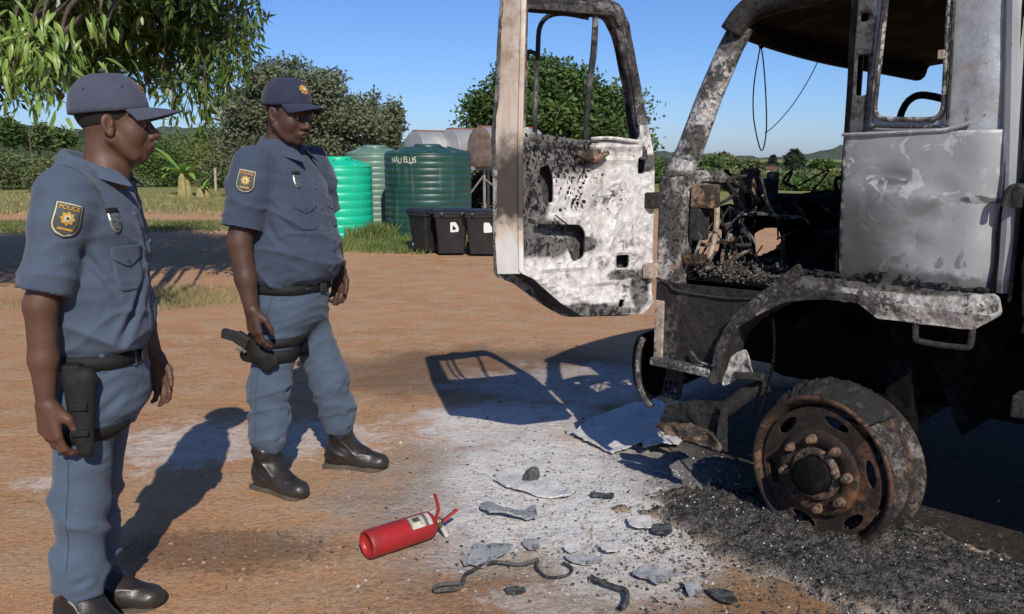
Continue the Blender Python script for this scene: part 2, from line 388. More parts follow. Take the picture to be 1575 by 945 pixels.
    rut = n.noise(2.2, 4, .5, .3, co=n.mapp(scale=(.7, 1.2, 1), rot=(0, 0, .3))); h = n.ma('ADD', h, n.ma('MULTIPLY', rut, 1.6)); lump = n.ramp(n.vor(9, co=n.mapp(scale=(1, 1, 1))), [(0, 1), (.35, 0)]); h = n.ma('ADD', h, n.ma('MULTIPLY', n.ma('MULTIPLY', lump, n.ramp(big, [(.45, 0), (.6, 1)])), .8))
    n.bump(h, .85, .02)
    return n.out(col, .95, 0, .15)
M_ground = ground_material()
def ground_z(x, y):
    d = math.hypot(x, y-4)
    return .012*(fbm(x*.9, y*.9, 1, 3))+.004*fbm(x*5, y*5, 2, 3)-.008 if d < 14 else -.008+.05*fbm(x*.12, y*.12, 5, 2)*min(1, (d-14)/20)
def make_ground():
    a = np.sinh(np.linspace(-7.2, 7.2, 280)); a = a/a[-1]*900
    b = 4+np.sinh(np.linspace(-7.0, 7.2, 280))/np.sinh(7.2)*900
    V = [(x, y, ground_z(x, y)) for y in b for x in a]; n = len(a)
    F = [(j*n+i, j*n+i+1, (j+1)*n+i+1, (j+1)*n+i) for j in range(len(b)-1) for i in range(n-1)]
    tag(mesh_obj('ground', V, F, M_ground, smooth=True), 'bare red earth yard streaked with ash and dry grass', kind='structure')
make_ground()

# ---------------------------------------------------------------- leaves
def leaf_mat(name, c1, c2, c3, rough=.5, trans=.25):
    n = NT(name)
    oi = n.t.nodes.new('ShaderNodeNewGeometry'); rnd = oi.outputs['Random Per Island']
    col = n.ramp(rnd, [(0., c1), (.5, c2), (1., c3)])
    col = n.mix(n.ramp(n.noise(.9, 4), [(.35, 0), (.65, .6)]), col, tuple(x*.62 for x in c1))
    n.out(col, rough, 0, .4)
    tr = n.t.nodes.new('ShaderNodeBsdfTranslucent'); n.lk(col, tr.inputs[0])
    mx = n.t.nodes.new('ShaderNodeMixShader'); mx.inputs[0].default_value = trans
    o = n.t.nodes['Material Output']; n.lk(n.b.outputs[0], mx.inputs[1]); n.lk(tr.outputs[0], mx.inputs[2]); n.lk(mx.outputs[0], o.inputs[0])
    return n.m
ML_mango = leaf_mat('mango_leaf', (.055, .10, .022), (.10, .17, .035), (.17, .25, .06), .38)
ML_acacia = leaf_mat('acacia_leaf', (.12, .14, .078), (.17, .19, .105), (.23, .24, .145), .7)
ML_green = leaf_mat('green_leaf', (.055, .10, .025), (.095, .16, .04), (.14, .22, .055), .6)
ML_bush = leaf_mat('bush_leaf', (.10, .125, .05), (.15, .185, .07), (.21, .24, .09), .7)
ML_light = leaf_mat('light_leaf', (.14, .17, .045), (.21, .24, .07), (.28, .30, .09), .7)
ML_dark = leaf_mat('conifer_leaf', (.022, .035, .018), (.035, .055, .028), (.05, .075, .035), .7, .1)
ML_banana = leaf_mat('banana_leaf', (.22, .38, .07), (.28, .46, .09), (.34, .50, .12), .5, .35)
ML_grass = leaf_mat('grass_blade', (.09, .14, .03), (.15, .20, .05), (.26, .26, .09), .6)
ML_dry = leaf_mat('dry_grass_blade', (.26, .22, .09), (.36, .30, .13), (.46, .40, .20), .7)
M_bark = simple('bark', (.13, .095, .065), (.06, .045, .03), 9, .9, bump=.8, bscale=30)
def leaf_cloud(P, L, W, rg, droop=0.0, fold=.25):
    """one folded leaf (two quads) per point; P (n,3)"""
    n = len(P); th = rg.uniform(0, 2*np.pi, n); el = rg.normal(0, .55, n)-droop
    d = np.stack([np.cos(th)*np.cos(el), np.sin(th)*np.cos(el), np.sin(el)], 1)
    r = rg.normal(size=(n, 3)); s = np.cross(d, r); s /= np.linalg.norm(s, axis=1, keepdims=True)+1e-9; nn = np.cross(s, d)
    l = (L*rg.uniform(.65, 1.3, n))[:, None]; w = (W*rg.uniform(.7, 1.3, n))[:, None]
    mid = P+d*l*.45-nn*l*.04
    V = np.stack([P, mid+s*w*.5+nn*w*fold, P+d*l, mid-s*w*.5+nn*w*fold], 1).reshape(-1, 3)
    b = np.arange(n)[:, None]*4; F = np.concatenate([b+np.array([0, 1, 2]), b+np.array([0, 2, 3])], 0)
    return V.astype(np.float32), F.astype(np.int32)
def blob_points(blobs, n, rg, shell=.55):
    B = np.array(blobs, float); w = (B[:, 3]*B[:, 4]*B[:, 5])**.66; k = rg.choice(len(B), n, p=w/w.sum())
    u = rg.normal(size=(n, 3)); u /= np.linalg.norm(u, axis=1, keepdims=True)
    r = (1-shell*rg.random(n)**1.6)*(1+.16*rg.normal(size=n))
    return B[k, :3]+u*r[:, None]*B[k, 3:6]
def grow_blobs(c, rad, n, rg, size=(.22, .42), up=.15):
    """clumps spread through a crown of radii rad about c"""
    out = []
    for i in range(n):
        u = rg.normal(size=3); u /= np.linalg.norm(u); u[2] = abs(u[2])*(1-up)*1.0-.25*(rg.random() < .4)
        q = .45+.5*rg.random(); s = rg.uniform(*size)
        out.append((c[0]+u[0]*rad[0]*q, c[1]+u[1]*rad[1]*q, c[2]+u[2]*rad[2]*q, rad[0]*s*1.15, rad[1]*s*1.15, rad[2]*s*.85))
    return out
def tree(name, label, base, trunk_h, r0, blobs, nleaf, L, W, mat, seed, cat='tree', group=None, droop=0., limbs=9, inner=True):
    rg = np.random.default_rng(seed); root = empty(name, base); tag(root, label, cat, group)
    B = [(b[0]-base[0], b[1]-base[1], b[2]-base[2], *b[3:]) for b in blobs]
    mb = MB(); top = Vector((rg.normal()*.1, rg.normal()*.1, trunk_h))
    mb.tube([(0, 0, -.1), (r0*.3, 0, trunk_h*.4), top], [r0*1.25, r0, r0*.8], 8, 4)
    for i in rg.permutation(len(B))[:limbs]:
        e = Vector(B[i][:3]); m = top.lerp(e, .5)+Vector((rg.normal()*.15, rg.normal()*.15, .1))*trunk_h*.3
        mb.tube([top-Vector((0, 0, r0)), m, e], [r0*.6, r0*.35, r0*.1], 6, 3)
    mb.build('trunk', M_bark, root, True)
    P = blob_points(B, nleaf, rg)
    V, F = leaf_cloud(P, L, W, rg, droop)
    tag(mesh_obj('crown', V, F, mat, root), kind='stuff')
    return root
def wide(d, px0, px1, ytop, ybase=None):
    """centre x, half width and top height of something seen between two picture columns at depth d"""
    a = at_depth(px0, 240, d); b = at_depth(px1, 240, d); return (a.x+b.x)/2, (b.x-a.x)/2, at_depth((px0+px1)/2, ytop, d).z

# grey-green acacia behind the officers
rg = np.random.default_rng(3)
cx, hw, zt = wide(31, 335, 600, 78)
bl = grow_blobs((cx, 31, 2.9), (hw, 2.6, zt-2.9), 26, rg, (.2, .34))+[(cx-hw*.72, 31, 2.3, 1.1, 1.1, .9), (cx+hw*.62, 30.5, 2.6, 1.2, 1.1, 1.0), (cx, 31, 2.2, 1.8, 1.4, 1.1), (cx-hw*.4, 30, 1.6, 1.3, 1.2, 1.0), (cx+hw*.3, 30, 1.5, 1.4, 1.2, 1.0)]
tree('acacia_tree', 'broad grey-green acacia tree behind the officer standing by the green tanks', (cx, 31, 0), 1.9, .22, bl, 42000, .17, .085, ML_acacia, 11)
cx, hw, zt = wide(34, 560, 622, 135)
bl = grow_blobs((cx, 34, 2.3), (hw, 1.2, zt-2.3), 10, rg, (.3, .5))+[(cx, 34, 1.6, .8, .8, 1.0)]
tree('thin_tree', 'small pale hazy tree at right edge of the acacia', (cx, 34, 0), 1.6, .1, bl, 3800, .2, .09, ML_acacia, 12)
# dense green tree seen through the truck door
cx, hw, zt = wide(27, 690, 1003, 72)
bl = grow_blobs((cx-.1, 27, 2.6), (hw*.92, 2.6, zt-2.75), 30, rg, (.2, .36))+[(cx-hw*.5, 26.5, 2.4, 1.3, 1.2, 1.0), (cx+hw*.55, 26.5, 2.0, 1.2, 1.2, 1.1), (cx, 26.5, 2.2, 1.7, 1.4, 1.2), (cx+hw*.85, 27, 1.6, .7, .8, .9), (cx-hw*.2, 27, 4.0, .9, .9, .7)]
tree('leafy_tree', 'dense rounded green tree behind the open truck door', (cx, 27, 0), 1.8, .25, bl, 42000, .16, .09, ML_green, 13)

# shrubs in the field behind, left to right
def bush(px0, px1, ytop, d, n, mat, seed, label, L=.16, squash=1.):
    r_ = np.random.default_rng(seed); cx, hw, zt = wide(d, px0, px1, ytop); zt = max(zt, .5)
    bl = [(cx+hw*u*.75, d+hw*.5*w*.6, zt*(.35+.25*q), hw*.38, hw*.38, zt*.36) for u, w, q in r_.uniform(-1, 1, (9, 3))]+[(cx, d, zt*.62, hw*.45, hw*.4, zt*.36)]
    return tree('shrub', label, (cx, d, 0), zt*.45, .05, bl, n, L, L*.5, mat, seed, 'shrub', 'shrubs behind the yard', limbs=6)
bush(-60, 60, 226, 40, 5200, ML_bush, 21, 'wide pale green shrub at left edge of the photo')
bush(30, 125, 240, 37, 4200, ML_bush, 22, 'low shrub behind the nearer officer\'s shoulder')
bush(195, 300, 205, 43, 5200, ML_green, 23, 'dark green thicket behind the banana plant')
bush(232, 352, 203, 47, 5000, ML_light, 24, 'yellow-green shrub above the banana plant')
bush(300, 368, 232, 41, 4200, ML_bush, 25, 'rounded shrub right of the banana plant')
bush(560, 640, 232, 37, 2600, ML_bush, 26, 'shrub behind the pale green tank')
bush(1045, 1120, 258, 60, 2600, ML_bush, 27, 'shrub seen low through the cab, beside the windscreen pillar', .3)
bush(1105, 1180, 262, 55, 2800, ML_light, 28, 'yellow-green shrub seen through the cab beside the red-roofed house', .3)
bush(1195, 1262, 264, 52, 2600, ML_bush, 29, 'shrub seen through the cab at the foot of the conifers', .3)
bush(1250, 1310, 262, 50, 2600, ML_light, 30, 'shrub with yellow leaves seen through the cab by the cab pillar', .26)
bush(1330, 1460, 250, 55, 2600, ML_bush, 31, 'shrub line behind the cab rear window', .3)
bush(940, 1040, 245, 48, 2400, ML_green, 32, 'shrub between the door frame and the windscreen pillar', .3)

bush(350, 420, 225, 44, 3400, ML_bush, 36, 'shrub under the left side of the acacia crown')
bush(420, 520, 240, 40, 3000, ML_green, 37, 'low green shrub under the acacia beside the far officer')
bush(100, 210, 215, 52, 4200, ML_green, 38, 'shrub behind the nearer officer\'s neck', .22)
bush(1010, 1075, 262, 42, 2200, ML_green, 39, 'shrub just outside the truck windscreen', .2)
bush(1060, 1140, 274, 38, 2400, ML_light, 40, 'low yellow-green shrub seen above the dashboard', .2)
bush(1130, 1230, 282, 40, 2400, ML_bush, 43, 'low shrub in front of the red-roofed house', .2)
bush(1215, 1300, 274, 39, 2400, ML_green, 44, 'low green shrub seen above the far cab door', .2)
# conifers far behind the cab
def conifer(px, ytop, d, w, seed, label):
    r_ = np.random.default_rng(seed); c = at_depth(px, 240, d); zt = at_depth(px, ytop, d).z
    root = empty('conifer_tree', (c.x, d, 0)); tag(root, label, 'conifer', 'conifers beyond the truck')
    MB().tube([(0, 0, -.1), (0, 0, zt)], [.18, .02], 6).build('trunk', M_bark, root)
    n = 2600; z = r_.random(n)**.8*zt*.96+.1; rr = w*(1-z/zt)**.8*(.35+.65*r_.random(n))*(1+.3*np.sin(z*5+r_.random(n))); th = r_.uniform(0, 2*np.pi, n)
    V, F = leaf_cloud(np.stack([rr*np.cos(th), rr*np.sin(th), z], 1), .42, .16, r_, .25)
    tag(mesh_obj('crown', V, F, ML_dark, root), kind='stuff')
conifer(1222, 233, 70, 1.5, 41, 'tall dark conifer seen through the cab in front of the hill')
conifer(1189, 241, 110, .9, 42, 'small far conifer left of the tall dark one')

# banana plant
def banana(px, py, ytop, seed, label, nl, dead=0):
    p = on_ground(px, py); d = p.y; h = at_depth(px, ytop, d).z; root = empty('banana_plant', (p.x, d, 0)); tag(root, label, 'banana plant', 'banana plants in the field')
    r_ = np.random.default_rng(seed); th = h*.42
    mb = MB()
    for q in ((-.12, 0), (.14, .06), (.0, -.08)): mb.tube([(q[0], q[1], -.05), (q[0]*.8, q[1], th*.6), (q[0]*.6, q[1], th)], [.15, .12, .09], 8, 2)
    mb.build('stem', simple('banana_stem', (.36, .30, .14), (.24, .20, .08), 5, .8), root)
    for i in range(nl):
        a = 2*math.pi*i/nl+r_.normal()*.25; L = h*(.52+.22*r_.random()); lift = .35+.95*r_.random(); w = L*.115
        V = []; F = []; m = 9
        for k in range(m):
            t = k/(m-1); x = L*t*(.95-.2*t); z = th*.9+L*(lift*t-.75*t*t*(.7+.4*r_.random()*0)); hwid = w*math.sin(math.pi*min(1, (t*.93+.05)))**.7
            c = Vector((math.cos(a)*x, math.sin(a)*x, z)); s = Vector((-math.sin(a), math.cos(a), 0))
            V += [c+s*hwid+Vector((0, 0, hwid*.35)), c, c-s*hwid+Vector((0, 0, hwid*.35))]
            if k: b = 3*k; F += [(b-3, b-2, b+1, b), (b-2, b-1, b+2, b+1)]
        mesh_obj('leaf', V, F, ML_dry if i < dead else ML_banana, root, True)
banana(284, 302, 218, 51, 'tall banana plant with broad bright leaves in the field', 16, 2)
banana(312, 304, 268, 52, 'small banana plant right of the tall one', 9)

# ridges on the skyline
def ridge(name, d, prof, mat, label, depth=60):
    xs = np.linspace(prof[0][0], prof[-1][0], 260); V = []; F = []
    for i, px in enumerate(xs):
        y = np.interp(px, [p[0] for p in prof], [p[1] for p in prof]); t = at_depth(px, y, d); z = t.z+.35*d/100*fbm(px*.05, d, 0, 5)
        for k, (q, zz) in enumerate(((-depth*.5, -.5), (-depth*.25, z*.55), (-depth*.1, z*.86), (0, z), (depth*.5, z*.6), (depth, -1))):
            V.append((t.x*(1+q/d), d+q, zz if k in (0, 5) else zz+.25*d/100*fbm(px*.11, k*3.1, d, 4)))
    for i in range(len(xs)-1):
        for k in range(5): a = i*6+k; F.append((a, a+6, a+7, a+1))
    tag(mesh_obj(name, V, F, mat, smooth=True), label, kind='structure')
def wood_mat(name, a, b, sc):
    n = NT(name); v = n.noise(sc, 8, .7); col = n.mix(n.ramp(v, [(.36, 0), (.62, 1)]), a, b); n.bump(v, 1., 1.5); return n.out(col, 1, 0, .05)
M_hill = wood_mat('wooded_hill', (.115, .135, .10), (.07, .09, .075), .22)
M_hill2 = wood_mat('near_wooded_rise', (.10, .125, .06), (.045, .065, .03), .5)
ridge('hill', 420, [(-500, 180), (-100, 172), (0, 178), (40, 192), (110, 200), (260, 196), (500, 205), (700, 226), (900, 232), (1060, 234), (1130, 241), (1190, 243), (1235, 238), (1290, 226), (1400, 232), (1600, 226), (2200, 220)], M_hill, 'low wooded hills along the skyline', 90)
ridge('wooded_rise', 120, [(-500, 200), (-60, 190), (20, 196), (60, 205), (120, 203), (300, 206), (420, 214), (700, 236), (980, 240), (1060, 247), (1120, 241), (1150, 248), (1300, 250), (1700, 246), (2200, 250)], M_hill2, 'green wooded rise in the middle distance', 40)
# skyline trees on the rise, each its own thing
for i, (px, yt, d) in enumerate([(18, 184, 92), (60, 190, 95), (92, 191, 100), (235, 196, 96), (315, 198, 90), (1108, 238, 98), (1090, 245, 90), (1145, 248, 95), (1270, 249, 85)]):
    cx, hw, zt = wide(d, px-20, px+20, yt); r_ = np.random.default_rng(70+i); zt = max(zt, 1.)
    bl = grow_blobs((cx, d, zt*.6), (hw, hw, zt*.4), 8, r_, (.35, .55))
    tree('distant_tree', ['far skyline tree at the left edge of the photo', 'far tree above the pale hillside house', 'far tree right above the low grey-roofed house', 'far tree in line with the nearer officer\'s chin', 'far tree just left of the acacia crown', 'dark round far tree seen through the windscreen opening', 'far tree beside the windscreen pillar', 'far tree above the red-roofed house', 'far tree between tall conifer and cab pillar'][i], (cx, d, 0), zt*.5, .15, bl, 1500, .55, .3, [ML_green, ML_bush][i % 2], 80+i, 'tree', 'far trees on the rise', limbs=4)

# houses
M_cream = simple('cream_plaster', (.55, .47, .36), (.48, .40, .30), 2, .9)
M_white = simple('white_plaster', (.62, .60, .56), (.52, .50, .46), 2, .9)
M_redroof = simple('red_roof_sheet', (.20, .065, .05), (.15, .05, .04), 3, .7)
M_greyroof = simple('grey_roof_sheet', (.38, .40, .40), (.30, .32, .32), 3, .6)
M_pane = simple('dark_window', (.03, .035, .04), (.02, .02, .025), 3, .2)
def house(px0, px1, ytop, ywall, ybase, d, wall, roof, label, wins=2, hip=False):
    a = at_depth(px0, ybase, d); b = at_depth(px1, ybase, d); zt = at_depth(px0, ytop, d).z; zw = at_depth(px0, ywall, d).z; z0 = min(a.z, b.z)
    w = b.x-a.x; root = empty('house', ((a.x+b.x)/2, d, z0-2.)); tag(root, label, 'house'); h = zw-z0+2.; dp = max(w*.6, 2)
    MB().box((0, dp/2, h/2), (w, dp, h)).build('wall', wall, root)
    r = MB(); e = .25; q = w*.18 if hip else 0; t = zt-z0+2.
    r.add([(-w/2-e, -e, h), (w/2+e, -e, h), (w/2+e, dp+e, h), (-w/2-e, dp+e, h), (-w/2-e+q, dp/2, t), (w/2+e-q, dp/2, t), (-w/2-e, -e, h+.12), (w/2+e, -e, h+.12)], [(0, 1, 7, 6), (6, 7, 5, 4), (2, 3, 4, 5), (0, 6, 4, 3), (1, 2, 5, 7), (0, 3, 2, 1)])
    r.build('roof', roof, root)
    for k in range(wins):
        x = -w/2+w*(k+.7)/(wins+.4); MB().box((x, -.03, 2.+(h-2.)*.5), (w*.12, .08, (h-2.)*.45)).build('window', M_pane, root)
house(52, 76, 206, 209, 219, 111, M_cream, M_greyroof, 'pale cream house on the wooded rise at far left', 3)
house(28, 44, 202, 205, 211, 117, M_white, M_greyroof, 'small white house higher on the rise, left of the cream one', 1)
house(80, 97, 204, 208, 214, 114, M_greyroof, M_greyroof, 'low grey-roofed shed right of the cream house', 1)
house(1166, 1210, 270, 280, 296, 60, M_white, M_redroof, 'red-roofed house seen low through the cab', 2, True)
house(1180, 1192, 257, 260, 267, 85, M_cream, M_redroof, 'small house with red roof and pale porch further up', 1)
house(1040, 1068, 254, 264, 278, 64, M_white, M_redroof, 'brown-roofed house beside the windscreen pillar', 1)
# pole on the rise, fence post
p = at_depth(47, 225, 80); tag(MB().tube([(p.x, 80, -.2), (p.x, 80, at_depth(47, 198, 80).z)], .07, 6).build('utility_pole', M_bark), 'thin dark utility pole left of the cream hillside house', 'pole')
p = on_ground(332, 293); tag(MB().tube([(p.x, p.y, -.1), (p.x+.02, p.y, 1.0)], .06, 8).build('fence_post', simple('weathered_wood', (.4, .36, .28), (.3, .26, .2), 8, .9)), 'short pale fence post right of the banana plants', 'post')

# ---------------------------------------------------------------- water tanks
def poly_tank(px, d, rad, ztop, mat, label, rings, seed, name='water_tank', lid=True):
    c = at_depth(px, 240, d); root = empty(name, (c.x, d, -.02)); tag(root, label, 'water tank', 'plastic water tanks'); h = ztop-.16
    prof = [(0, 0), (rad*.97, 0)]; k = rings; 
    for i in range(k):
        z0 = h*i/k; z1 = h*(i+1)/k; g = .009
        prof += [(rad-.002, z0+.02), (rad, (z0+z1)/2), (rad-.002, z1-.03), (rad-g, z1-.018), (rad-g, z1-.006)]
    MB().lathe(prof+[(rad, h), (rad*.985, h+.02)], 56).build('wall', mat, root, True)
    top = MB().lathe([(rad*.985, h+.02), (rad*.93, h+.045), (rad*.7, h+.105), (rad*.4, h+.14), (.26, h+.15)], 48).build('dome', mat, root, True)
    MB().lathe([(.27, h+.14), (.27, h+.19), (.22, h+.205), (0, h+.205)], 24).build('lid', mat, root, True)
    for j in range(8): t = 2*math.pi*j/8; MB().tube([(math.cos(t)*rad*.97, math.sin(t)*rad*.97, h+.035), (math.cos(t)*rad*.45, math.sin(t)*rad*.45, h+.145)], .018, 5).build('dome_rib', mat, root, True)
    return root, h
def plastic(name, a, b):
    n = NT(name); col = n.mix(n.ramp(n.noise(2.2, 6), [(.35, 0), (.65, 1)]), a, b)
    st = n.noise(5, 5, .6, co=n.mapp(scale=(2.5, 2.5, .25))); col = n.mix(n.ma('MULTIPLY', n.ramp(st, [(.55, 0), (.75, 1)]), .35), col, (.30, .27, .2))
    return n.out(col, .42, 0, .5)
M_tankd = plastic('dark_green_plastic', (.013, .056, .045), (.02, .07, .056)); M_tankp = plastic('faded_green_plastic', (.10, .19, .15), (.13, .22, .17)); M_tankb = plastic('bright_green_plastic', (.005, .42, .24), (.008, .48, .28))
td, hd = poly_tank(658, 16.9, .86, 1.74, M_tankd, 'big dark green ribbed water tank with white hand-painted lettering', 13, 1)
poly_tank(576, 18.6, .62, 1.74, M_tankp, 'faded grey-green water tank between the bright and dark green tanks', 13, 2)
poly_tank(519, 16.2, .64, 1.50, M_tankb, 'bright green water tank beside the far officer', 9, 3)
def text_mesh(s, size, font_ext=.0):
    cu = bpy.data.curves.new('text', 'FONT'); cu.body = s; cu.size = size; cu.align_x = 'CENTER'; cu.align_y = 'CENTER'; cu.extrude = font_ext; cu.offset = size*.018
    o = bpy.data.objects.new('text', cu); C.objects.link(o); dg = bpy.context.evaluated_depsgraph_get(); me = bpy.data.meshes.new_from_object(o.evaluated_get(dg))
    V = [v.co.copy() for v in me.vertices]; F = [tuple(p.vertices) for p in me.polygons]; bpy.data.objects.remove(o); bpy.data.curves.remove(cu); bpy.data.meshes.remove(me)
    return V, F
M_paint = simple('white_brush_paint', (.6, .58, .5), (.5, .47, .4), 20, .8)
V, F = text_mesh('NAU ELUS', .155)
a0 = R(-118)                           # lettering wraps round the wall, left of centre
mesh_obj('lettering', [Vector((math.cos(a0+v.x*.8/.86)*.866, math.sin(a0+v.x*.8/.86)*.866, 1.47+v.y+.012*math.sin(v.x*21))) for v in V], F, M_paint, td)

# ---------------------------------------------------------------- steel drums lying on a stand behind the tanks
M_galv = simple('galvanised_sheet', (.50, .50, .49), (.40, .40, .39), 3, .5, .5); M_rustend = simple('rusty_drum_end', (.27, .21, .17), (.15, .10, .07), 5, .9, bump=.5, bscale=12); M_rustred = simple('red_oxide', (.28, .09, .06), (.2, .08, .06), 4, .8)
M_steel = simple('dull_pipe_steel', (.30, .30, .29), (.2, .19, .18), 6, .6, .4)
def drum(px, py, d, r, L, ang, endm, label, bodym):
    c = at_depth(px, py, d); root = empty('steel_drum_tank', (c.x, c.y, c.z-r)); tag(root, label, 'drum tank', 'steel drum tanks on the stand')
    ax = Vector((math.cos(R(ang)), math.sin(R(ang)), 0)); q = ax.to_track_quat('Z', 'Y').to_matrix().to_4x4(); M = Matrix.Translation((0, 0, r)) @ q
    MB().lathe([(r, .0), (r*1.012, .015), (r, .03), (r, L*.33), (r*1.01, L*.34), (r, L*.35), (r, L*.66), (r*1.01, L*.67), (r, L*.68), (r, L)], 36, M).build('barrel', bodym, root, True)
    MB().lathe([(0, -.03), (r*.6, -.02), (r*.96, .0), (r, .004)], 36, M).build('end_cap', endm, root, True)
    MB().lathe([(r, L), (r*.6, L+.02), (0, L+.02)], 36, M).build('end_cap', endm, root, True)
    mb = MB()
    for s in (-1, 0, 1):
        t = R(90+s*9); mb = MB(); n = Vector((-ax.y, ax.x, 0)); e = n*math.cos(t)*(r+.008)+Vector((0, 0, r+math.sin(t)*(r+.008))); mb.tube([e, e+ax*L], .02, 4); mb.build('red_seam', M_rustred, root)
drum(637, 231, 21.0, .46, 1.5, 38, M_galv, 'silver drum tank, leftmost above the green tanks', M_galv)
drum(690, 229, 21.0, .48, 1.5, 38, M_galv, 'silver drum tank in the middle above the dark green tank', M_galv)
drum(738, 226, 20.0, .46, 1.7, 42, M_rustend, 'drum tank with rusty brown end beside the door frame', M_galv)
st = empty('drum_stand', (at_depth(735, 240, 20.2).x, 20.2, 0)); tag(st, 'grey pipe stand carrying the drum tanks behind the bins', 'stand')
zt = at_depth(738, 226, 20).z-.46
for x, y in ((-1.9, 0), (-.6, 0), (.15, 0), (1.3, .3), (-1.9, 1.6), (.2, 1.6), (1.4, 1.6)): MB().tube([(x, y, -.02), (x, y, zt-.06)], .035, 8).build('leg', M_steel, st)
for y in (0.05, 1.55): MB().box((-.25, y, zt-.04), (3.6, .08, .08)).build('beam', M_steel, st)
for a, b in (((-.6, 0, .1), (.15, 0, 1.1)), ((.15, 0, .0), (1.3, .3, 1.1)), ((.15, 0, 1.0), (1.3, .3, .1))): MB().tube([a, b], .022, 6).build('brace', M_steel, st)
# dark hedge behind the stand
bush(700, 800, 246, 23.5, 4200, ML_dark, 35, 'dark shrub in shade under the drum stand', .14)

# ---------------------------------------------------------------- wheelie bins
M_bin = simple('black_bin_plastic', (.014, .014, .016), (.022, .022, .024), 6, .38, spec=.5); M_sticker = simple('white_sticker', (.72, .72, .70), (.62, .62, .6), 12, .6)
def wheelie(px, d, rz, label, sticker, sx=0):
    c = at_depth(px, 240, d); root = empty('wheelie_bin', (c.x, d, 0), R(rz)); tag(root, label, 'bin', 'black wheelie bins by the tanks')
    w, dp, h = .52, .52, .66; w0, d0 = .41, .40; b = MB()
    def ring(z, a, e, r=.04): return [(x, y, z) for x, y in rrect(-a/2, a/2, -e/2, e/2, r, 3)]
    rings = [ring(.03, w0, d0), ring(.3, w0+(w-w0)*.42, d0+(dp-d0)*.42), ring(h-.06, w, dp), ring(h-.06, w+.05, dp+.05), ring(h-.015, w+.05, dp+.05), ring(h-.015, w+.01, dp+.01)]
    m = len(rings[0]); V = [p for r_ in rings for p in r_]; F = [tuple(range(m))[::-1]]
    for i in range(len(rings)-1): F += [(i*m+k, i*m+(k+1) % m, (i+1)*m+(k+1) % m, (i+1)*m+k) for k in range(m)]
    b.add(V, F).build('body', M_bin, root)
    l = MB(); rings = [ring(h-.012, w+.07, dp+.08), ring(h+.015, w+.07, dp+.08), ring(h+.045, w-.02, dp-.02), ring(h+.055, w*.6, dp*.6)]
    V = [p for r_ in rings for p in r_]; F = [tuple(range(m))[::-1], tuple(range(3*m, 4*m))]
    for i in range(3): F += [(i*m+k, i*m+(k+1) % m, (i+1)*m+(k+1) % m, (i+1)*m+k) for k in range(m)]
    l.add(V, F).build('lid', M_bin, root)
    for s in (-1, 1):
        q = Matrix.Translation((s*(w0/2+.01), d0/2+.02, .09)) @ Matrix.Rotation(R(90), 4, 'Y')
        MB().lathe([(0, -.025), (.085, -.025), (.09, -.015), (.09, .015), (.085, .025), (0, .025)], 20, q).build('wheel', M_bin, root)
        MB().box((s*.16, -dp/2-.04, h-.015), (.05, .03, .05), bev=.008).build('lid_catch', M_bin, root)
    MB().tube([(-.2, dp/2+.02, h-.05), (-.2, dp/2+.09, h-.02), (.2, dp/2+.09, h-.02), (.2, dp/2+.02, h-.05)], .014, 6).build('handle', M_bin, root)
    if sticker:
        yf = lambda z: -(d0+(dp-d0)*(z-.03)/(h-.09))/2-.004
        outl = round_poly([(sx-.055, .36), (sx+.075, .37), (sx+.075, .44), (sx+.03, .52), (sx-.055, .52)], .02)
        V, F = plate(outl, [], .002, .05, lambda x, z, t: (x, yf(z)-t, z)); mesh_obj('sticker', V, F, M_sticker, root)
        if sticker == 2:
            V, F = plate(round_poly([(sx-.02, .40), (sx+.03, .40), (sx+.03, .435), (sx-.02, .47)], .01), [], .002, .05, lambda x, z, t: (x, yf(z)-.0025-t, z)); mesh_obj('sticker_mark', V, F, M_bin, root)
wheelie(659, 13.6, 38, 'black wheelie bin at the left end of the row of three', 0)
wheelie(692, 13.3, 8, 'black wheelie bin in the middle with a white sticker', 2, .03)
wheelie(741, 13.2, 4, 'black wheelie bin partly behind the door edge with a white label', 1, .07)
# ================================================================ BURNT TRUCK  (local frame: x to the rear, y to the far side, z up)
TA = R(-44); TO = Vector((.628, 3.7, 0))
truck = empty('burnt_truck', TO, TA)
tag(truck, 'burnt-out truck cab with its scorched white door hanging open', 'truck')
DEFAULT_PARENT[0] = truck
M_door = burnt('scorched_white_door', (.68, .66, .63), (.40, .385, .37), (.017, .017, .018), .625, 5.0, (.38, .27, .19), .62,
               blobs=[((-.15, -.50, 1.54), (.12, .26, .12)), ((-.20, -.60, 1.36), (.12, .13, .26)), ((-.14, -.36, .86), (.3, .34, .045)), ((-.19, -.52, 1.19), (.2, .18, .09)), ((-.02, -.03, 1.5), (.05, .06, .04)), ((-.12, -.33, 1.16), (.1, .10, .04)), ((-.05, -.14, 1.02), (.1, .09, .03)), ((-.03, -.06, .95), (.05, .06, .10))], clear=[((-.07, -.2, 1.33), (.15, .17, .18)), ((-.2, -.55, 1.06), (.2, .12, .06))], flake=26, bump=.9)
M_frame = burnt('scorched_window_frame', (.20, .19, .18), (.08, .08, .08), (.016, .016, .018), .40, 6, flake=34)
M_edge_old = burnt('heat_browned_edge_plain', (.62, .55, .46), (.40, .29, .19), (.06, .045, .035), .56, 3.2, (.30, .19, .10), .50, blobs=[((-.3, -.68, 1.42), (.3, .3, .2))], clear=[((-.3, -.7, 1.1), (.3, .3, .12))], flake=14, bump=.25)
